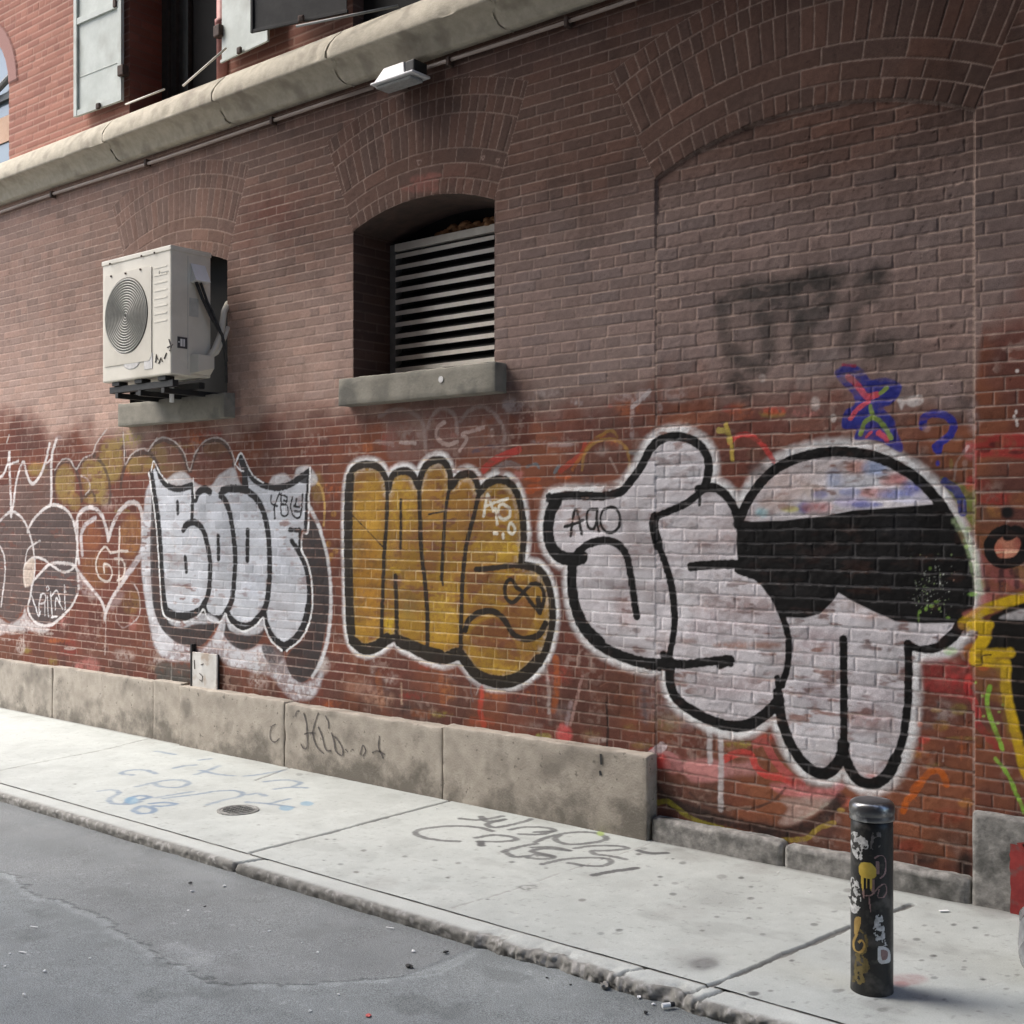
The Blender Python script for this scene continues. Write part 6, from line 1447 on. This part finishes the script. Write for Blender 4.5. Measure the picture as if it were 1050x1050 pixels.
# ------------------------------------------------------------------ bollard
M_BOL = noise_mat('black_bollard_paint', (.014, .014, .013), (.024, .023, .021), 14, .42, bump=.25, bscale=70, c3=(.085, .078, .068), s3=16)
M_CAP = noise_mat('black_cap_sheen', (.12, .12, .122), (.20, .20, .20), 9, .28, metal=.8, bump=.1, spec=.8, c3=(.55, .55, .54), s3=16)  # pale patches painted in for the bright sheen on the cap
M_YEL = noise_mat('yellow_spray', (.60, .42, .06), (.70, .52, .10), 30, .5, bump=.1)
M_OCH = noise_mat('ochre_spray', (.30, .19, .05), (.42, .28, .08), 30, .6, bump=.1)
M_OLV = noise_mat('olive_spray', (.11, .085, .03), (.20, .15, .05), 40, .6, bump=.1)
M_TORN = noise_mat('torn_paper', (.34, .34, .33), (.70, .70, .68), 60, .8, bump=.4)
M_PINK = noise_mat('pink_scrawl', (.24, .15, .14), (.36, .23, .21), 40, .6, bump=0)
M_GREYS = noise_mat('grey_scrawl', (.12, .11, .10), (.20, .18, .165), 40, .6, bump=0)
bx, by = on_ground(894, 1014)
BR_ = .0785; BH = .735
bol = empty('bollard', (bx, by, 0), label='black round steel bollard with torn stickers and a yellow paint blob, standing on the pavement', cat='bollard')
bm = bmesh.new(); add_lathe(bm, [(BR_ + .001, -.03), (BR_ + .001, .0), (BR_ + .0005, .01), (BR_, .03), (BR_, .2), (BR_, .42), (BR_ - .0005, .62), (BR_ - .0005, .662)], (0, 0, 0), 56)
post = bm_obj('post', bm, M_BOL, bol, smooth_=True)
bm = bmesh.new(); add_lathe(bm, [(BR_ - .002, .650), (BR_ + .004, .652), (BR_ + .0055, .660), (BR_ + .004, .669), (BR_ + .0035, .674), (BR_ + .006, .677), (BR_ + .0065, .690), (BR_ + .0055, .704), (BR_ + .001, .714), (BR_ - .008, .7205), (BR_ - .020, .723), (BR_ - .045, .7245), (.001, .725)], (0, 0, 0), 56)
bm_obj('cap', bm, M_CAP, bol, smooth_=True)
cam_dir = math.atan2(-D - by, 0 - bx)

def bol_uv(px, py):
    """angle round the post and height of the point of the post seen at a photo pixel"""
    off = max(-.985, min(.985, (px - (896.5 + (918 - py) * .012)) / 21.4))
    t = math.hypot(bx, by + D)
    dep = (CT * (by + D) - ST * bx)
    return cam_dir + math.asin(off), EYE - (py - CY) / F * (dep - BR_ * .9 * math.sqrt(1 - off * off))

def bol_patch(name, polys, mat, lift, view=None, jag=0.0, label=None, closed=True, seed=1):
    """paint or paper wrapped on the post, cut from a fine mesh of the cylinder"""
    r = random.Random(seed)
    v, fcs = [], []
    for poly in polys:
        P = np.array([bol_uv(*p) for p in poly]); P = spline(P, True, 5) if jag == 0 else spline(P, True, 4)
        if jag: P = P + np.array([[r.uniform(-1, 1) * jag * 12, r.uniform(-1, 1) * jag] for _ in P])
        a0, a1, z0, z1 = P[:, 0].min(), P[:, 0].max(), P[:, 1].min(), P[:, 1].max()
        na = max(3, int((a1 - a0) / .028)); nz = max(3, int((z1 - z0) / .0026))
        A, Zz = np.meshgrid(np.linspace(a0, a1, na), np.linspace(z0, z1, nz), indexing='ij')
        ins = np.zeros(A.shape, bool)
        for p, q in zip(P, np.roll(P, -1, 0)):
            if p[1] != q[1]:
                ins ^= ((p[1] > Zz) != (q[1] > Zz)) & (A < (q[0] - p[0]) * (Zz - p[1]) / (q[1] - p[1]) + p[0])
        if jag:
            ins &= fbm(A * BR_, Zz, .016, 60 + seed, 3) > .42
        b = len(v); R = BR_ + lift
        v += [(R * math.cos(a), R * math.sin(a), z) for a, z in zip(A.ravel(), Zz.ravel())]
        ii = np.arange(A.size).reshape(A.shape)
        k = ins[:-1, :-1] & ins[1:, 1:]
        fcs += (np.stack([ii[:-1, :-1], ii[1:, :-1], ii[1:, 1:], ii[:-1, 1:]], -1)[k] + b).tolist()
    if not fcs: return None
    fcs = np.array(fcs); used, inv = np.unique(fcs, return_inverse=True)
    o = raw_mesh(name, np.array(v)[used], inv.reshape(-1, 4), mat, post)
    if label: o['label'] = label
    return o
def bp(pts): return [(840 + x / 4.2, 790 + y / 4.2) for x, y in pts]
def thick(pts, w):
    q = spline(bp(pts), n=4); T = np.gradient(q, axis=0); T /= np.linalg.norm(T, axis=1)[:, None] + 1e-9
    Nn = np.stack([-T[:, 1], T[:, 0]], 1) * w
    return [tuple(p) for p in np.vstack([q + Nn, (q - Nn)[::-1]])]
bol_patch('paint_blob', [bp([(184, 425), (195, 400), (220, 393), (245, 402), (258, 425), (256, 452), (238, 466), (205, 466), (188, 450)])], M_YEL, .0018, label='round yellow paint blob on the bollard', seed=2)
bol_patch('paint_drip', [bp([(192, 455), (206, 460), (207, 500), (200, 522), (195, 500)]), bp([(212, 460), (222, 460), (221, 505), (215, 510)]), bp([(228, 460), (242, 455), (240, 500), (232, 522), (229, 500)])], M_YEL, .0017, seed=3)
bol_patch('torn_sticker', [bp([(157, 270), (185, 272), (220, 300), (226, 335), (205, 345), (195, 390), (165, 370), (152, 320)])], M_TORN, .0010, jag=.0030, label='torn pale sticker high on the bollard', seed=4)
bol_patch('torn_sticker', [bp([(150, 480), (175, 470), (190, 520), (192, 590), (170, 625), (146, 600)])], M_TORN, .0010, jag=.0030, label='white torn sticker at the left side of the bollard', seed=5)
bol_patch('torn_sticker', [bp([(250, 622), (275, 612), (285, 650), (290, 720), (300, 745), (270, 750), (240, 700), (245, 660)])], M_TORN, .0010, jag=.0036, label='long torn white sticker low on the bollard', seed=6)
bol_patch('torn_sticker', [bp([(262, 752), (305, 760), (310, 812), (262, 824)])], M_PALE, .0009, label='square pale sticker with a pink print, low on the bollard', seed=7)
bol_patch('sticker_print', [bp([(270, 765), (300, 770), (296, 800), (275, 812)])], M_PINK, .0016, seed=8)
bol_patch('grey_patch', [bp([(240, 275), (258, 258), (278, 265), (278, 310), (262, 335), (232, 338)])], M_GREYS, .0008, jag=.001, seed=9)
bol_patch('scrawl', [thick([(248, 378), (270, 362), (290, 368), (296, 400), (290, 440), (270, 462)], .9), thick([(262, 390), (262, 440)], 2.0), thick([(200, 540), (235, 535), (265, 500), (290, 482), (298, 510), (285, 540), (262, 540), (268, 505)], .8), thick([(200, 500), (205, 550)], 1.2), thick([(225, 545), (232, 605)], 1.0), thick([(245, 470), (240, 520)], 1.6)], M_PINK, .0009, seed=10)
bol_patch('ochre_mark', [bp([(165, 645), (190, 632), (192, 660), (178, 705), (162, 710)]), thick([(176, 705), (160, 745), (165, 780), (190, 785), (205, 755), (195, 735), (178, 745)], 1.3)], M_OCH, .0010, seed=11)
bol_patch('olive_mark', [thick([(185, 690), (212, 720), (205, 780), (170, 800)], 1.6), thick([(165, 800), (210, 820), (212, 870), (170, 870), (160, 920)], 2.2), bp([(168, 810), (215, 818), (216, 870), (190, 930), (155, 905), (160, 860)])], M_OLV, .0007, jag=.0030, seed=12)
bm = bmesh.new(); add_tube(bm, [(BR_ * math.cos(cam_dir - 1.35) * .98, BR_ * math.sin(cam_dir - 1.35) * .98, .355), (BR_ * math.cos(cam_dir - 1.4) * 1.08, BR_ * math.sin(cam_dir - 1.4) * 1.08, .350), (BR_ * math.cos(cam_dir - 1.5) * 1.02, BR_ * math.sin(cam_dir - 1.5) * 1.02, .340)], .004, 6)
bm_obj('peeling_edge', bm, M_TORN, post)

# ------------------------------------------------------------------ shiny bag cut off by the right edge
M_BAG, N_, L_, b_ = new_mat('clear_plastic_bag')
tc = N_.new('ShaderNodeTexCoord'); nz = N_.new('ShaderNodeTexNoise'); nz.inputs['Scale'].default_value = 9; nz.inputs['Detail'].default_value = 4
L_.new(tc.outputs['Object'], nz.inputs['Vector']); cr = N_.new('ShaderNodeValToRGB'); cr.color_ramp.elements[0].color = (.07, .07, .075, 1); cr.color_ramp.elements[1].color = (.30, .31, .32, 1); cr.color_ramp.elements[0].position = .35; cr.color_ramp.elements[1].position = .70
L_.new(nz.outputs['Fac'], cr.inputs[0]); L_.new(cr.outputs[0], b_.inputs['Base Color']); b_.inputs['Roughness'].default_value = .07; b_.inputs['Specular IOR Level'].default_value = .8
gx, gy = on_ground(1102, 1008)
bag = empty('rubbish_bag', (gx, gy, 0), label='shiny crumpled plastic bag on the pavement, cut off by the right edge', cat='bag')
bm = bmesh.new(); bmesh.ops.create_icosphere(bm, subdivisions=5, radius=1)
for v in bm.verts:
    p = v.co.copy(); a = math.atan2(p.y, p.x); zz = p.z
    u_ = (zz + 1) / 2
    prof_ = np.interp(u_, [0, .06, .2, .45, .65, .8, .9, .96, 1], [.55, .9, 1.05, 1.0, .82, .52, .22, .10, .13])
    fold = 1 + (math.sin(a * 9 + zz * 4) * .05 + math.sin(a * 17 - zz * 6) * .03) * (.3 + u_) + math.sin(a * 3 + zz * 4) * .07 + math.sin(a * 2 - zz * 7 + 1) * .05
    v.co = Vector((math.cos(a) * .185 * prof_ * fold, math.sin(a) * .185 * prof_ * fold, .46 * u_ ** .9 + .010 * math.sin(a * 5 + zz * 6) * u_))
bm_obj('bag_body', bm, M_BAG, bag, smooth_=True)
bm = bmesh.new()
for k in range(5):
    a = k * 1.257; add_tube(bm, [(0, 0, .44), (math.cos(a) * .03, math.sin(a) * .03, .50), (math.cos(a) * .075, math.sin(a) * .075, .515)], [.018, .013, .004], 6)
bm_obj('tied_neck', bm, M_BAG, bag, smooth_=True)

# ------------------------------------------------------------------ small litter
M_LIT = noise_mat('white_litter', (.70, .70, .69), (.82, .82, .81), 40, .8, bump=.3)
M_FILT = noise_mat('cigarette_filter', (.45, .25, .10), (.55, .33, .14), 40, .8, bump=.1)
M_REDL = noise_mat('red_litter', (.50, .10, .09), (.62, .16, .14), 40, .8, bump=.1)
def scrap(px, py, s, label, mat=M_LIT, z=None, flat=.4, cat='litter', name='paper_scrap', group='scraps of pale litter on the road'):
    z0 = ROAD + .004 if z is None else z
    gx, gy = on_ground(px, py, z0); r = random.Random(int(px * 7 + py))
    bm = bmesh.new(); bmesh.ops.create_icosphere(bm, subdivisions=2, radius=1)
    for v in bm.verts:
        k = 1 + r.uniform(-.3, .3)
        v.co = Vector((v.co.x * s * k, v.co.y * s * .7 * k, (v.co.z + .85) * s * flat * k))
    o = bm_obj(name, bm, mat); o.location = (gx, gy, z0); o.rotation_euler.z = r.uniform(0, 3)
    return tag(o, label, cat, group)
scrap(231.5, 890, .020, 'round white crumb in the gutter at the kerb joint', flat=.8)
LS = 'tiny white scrap lying on the dark asphalt road'
for (x, y, s) in ((230, 909, .010), (197, 914.5, .010), (45.5, 996, .008), (25, 1020, .008), (276, 955, .008), (326, 977, .007), (193, 934, .007), (310, 967, .006), (92, 983, .007), (10, 978, .006), (5, 991, .007), (318, 1037, .008), (347, 1020, .007), (670, 1030, .008), (612, 1002, .012), (655, 1023, .010), (424, 976, .010)):
    scrap(x, y, s, LS)
for (x, y) in ((35, 951), (23, 977), (400, 952)):
    gx, gy = on_ground(x, y, ROAD + .006)
    o = box('paper_strip', -.020, .020, -.003, .003, 0, .002, M_LIT, bevel=.001); o.location = (gx, gy, ROAD + .009); o.rotation_euler.z = .35
    tag(o, {35: 'short white strip of paper on the road, the middle one of three', 23: 'short white strip of paper on the road, nearest the left corner', 400: 'short white strip of paper on the road, closest to the kerb'}[x], 'litter', 'strips of paper on the road')
scrap(378, 1042, .014, 'small red scrap on the road at the bottom edge', M_REDL, flat=.3, group=None)
for k, (x, y, s) in enumerate(((620, 1013, .022), (648, 1018, .014), (545, 984, .012))):
    scrap(x, y, s, 'pale chip of broken concrete below the crumbling kerb', M_PLINTH2, flat=.6, name='concrete_chip', cat='debris', group='chips of concrete in the gutter')
gx, gy = on_ground(684, 1035, ROAD)
cig = empty('cigarette_butt', (gx, gy, ROAD + .012), label='white cigarette butt in the gutter below the broken kerb', cat='cigarette butt')
cig.rotation_euler.z = 1.0
bm = bmesh.new(); add_tube(bm, [(-.020, 0, .004), (.012, 0, .004)], .009, 10); bm_obj('paper', bm, M_LIT, cig)
bm = bmesh.new(); add_tube(bm, [(.0125, 0, .004), (.030, 0, .004)], .009, 10); bm_obj('filter', bm, M_DARKMETAL, cig)
DS = 'small dark speck of dirt lying on the road'
for (x, y, s) in ((195, 906, .010), (561, 1003, .007), (585, 1010, .006), (420, 992, .018), (457, 977, .012), (210, 930, .007), (662, 1039, .010)):
    scrap(x, y, s, DS, M_DARKMETAL, name='dirt_crumb', cat='dirt', group='specks of dirt on the road')
for (x, y, s) in ((830, 915, .007), (798, 895, .006), (448, 829, .007), (755, 866, .006)):
    scrap(x, y, s, 'tiny white scrap on the pale pavement', z=.002, group='scraps on the pavement')
gx, gy = on_ground(968, 935); o = box('paper_strip', -.022, .022, -.009, .009, 0, .004, M_LIT, bevel=.001); o.location = (gx, gy, .003); o.rotation_euler.z = .8
tag(o, 'folded white paper on the pavement near the granite block', 'litter')

# ------------------------------------------------------------------ light
world = bpy.data.worlds.new('World'); SC.world = world; world.use_nodes = True
N, L = world.node_tree.nodes, world.node_tree.links
sun_dir = Vector(SUN_DIR).normalized()
sky = N.new('ShaderNodeTexSky'); sky.sky_type = 'NISHITA'; sky.sun_disc = False
sky.sun_elevation = math.asin(sun_dir.z); sky.sun_rotation = math.atan2(sun_dir.x, sun_dir.y)
sky.air_density = 1.0; sky.dust_density = 3.0; sky.ozone_density = 1.0
L.new(sky.outputs[0], N['Background'].inputs[0]); N['Background'].inputs[1].default_value = SKY_STRENGTH
sl = bpy.data.lights.new('sun', 'SUN'); sl.energy = SUN_STRENGTH; sl.angle = math.radians(SUN_ANGLE); sl.color = (1.0, .975, .92)
so = bpy.data.objects.new('sun', sl); COL.objects.link(so); so.rotation_euler = sun_dir.to_track_quat('Z', 'Y').to_euler()

cam = bpy.data.cameras.new('camera'); cam.sensor_width = 36; cam.lens = 36 * F / 1050; cam.shift_y = (CY - 525) / 1050; cam.clip_end = 500; cam.clip_start = .05
co_ = bpy.data.objects.new('camera', cam); COL.objects.link(co_); co_.location = (0, -D, EYE); co_.rotation_euler = (math.pi / 2, 0, TH)
SC.camera = co_
SC.view_settings.view_transform = 'Standard'; SC.view_settings.look = 'None'; SC.view_settings.exposure = EXPOSURE; SC.view_settings.gamma = 1.0
SC.cycles.max_bounces = 6
# ------------------------------------------------------------------ unseen building across the street, added behind the viewer to shade the right-hand end
M_OPP = noise_mat('added_building_brown_brick', (.13, .085, .07), (.19, .125, .10), 1.2, .9, bump=.2)
M_OPW = noise_mat('added_building_dark_window', (.03, .035, .04), (.05, .055, .06), 2, .2, bump=0)
opp = empty('brick_building', (OPP_X, OPP_Y, -.14), label='unseen tall brown brick building with rows of dark windows, added to shade the wall', cat='building')
opp_off = Matrix.Translation((-OPP_X, -OPP_Y, .14))
def OP(o):
    o.parent = opp; o.matrix_parent_inverse = opp_off; return o
OP(box('added_unseen_wall', OPP_X, 24.0, OPP_Y - 9.0, OPP_Y, -.14, OPP_H, M_OPP, bevel=0))
OP(box('roof', OPP_X - .25, 24.3, OPP_Y - 9.2, OPP_Y + .35, OPP_H + .002, OPP_H + .5, M_STONE, bevel=.02))
for fl in range(int(OPP_H // 3.8)):
    for k in range(int((23 - OPP_X) // 2.6)):
        x = OPP_X + 1.2 + k * 2.6; z = 1.1 + fl * 3.8
        OP(box('window', x, x + 1.2, OPP_Y - .05, OPP_Y + .012, z, z + 2.1, M_OPW, bevel=0))
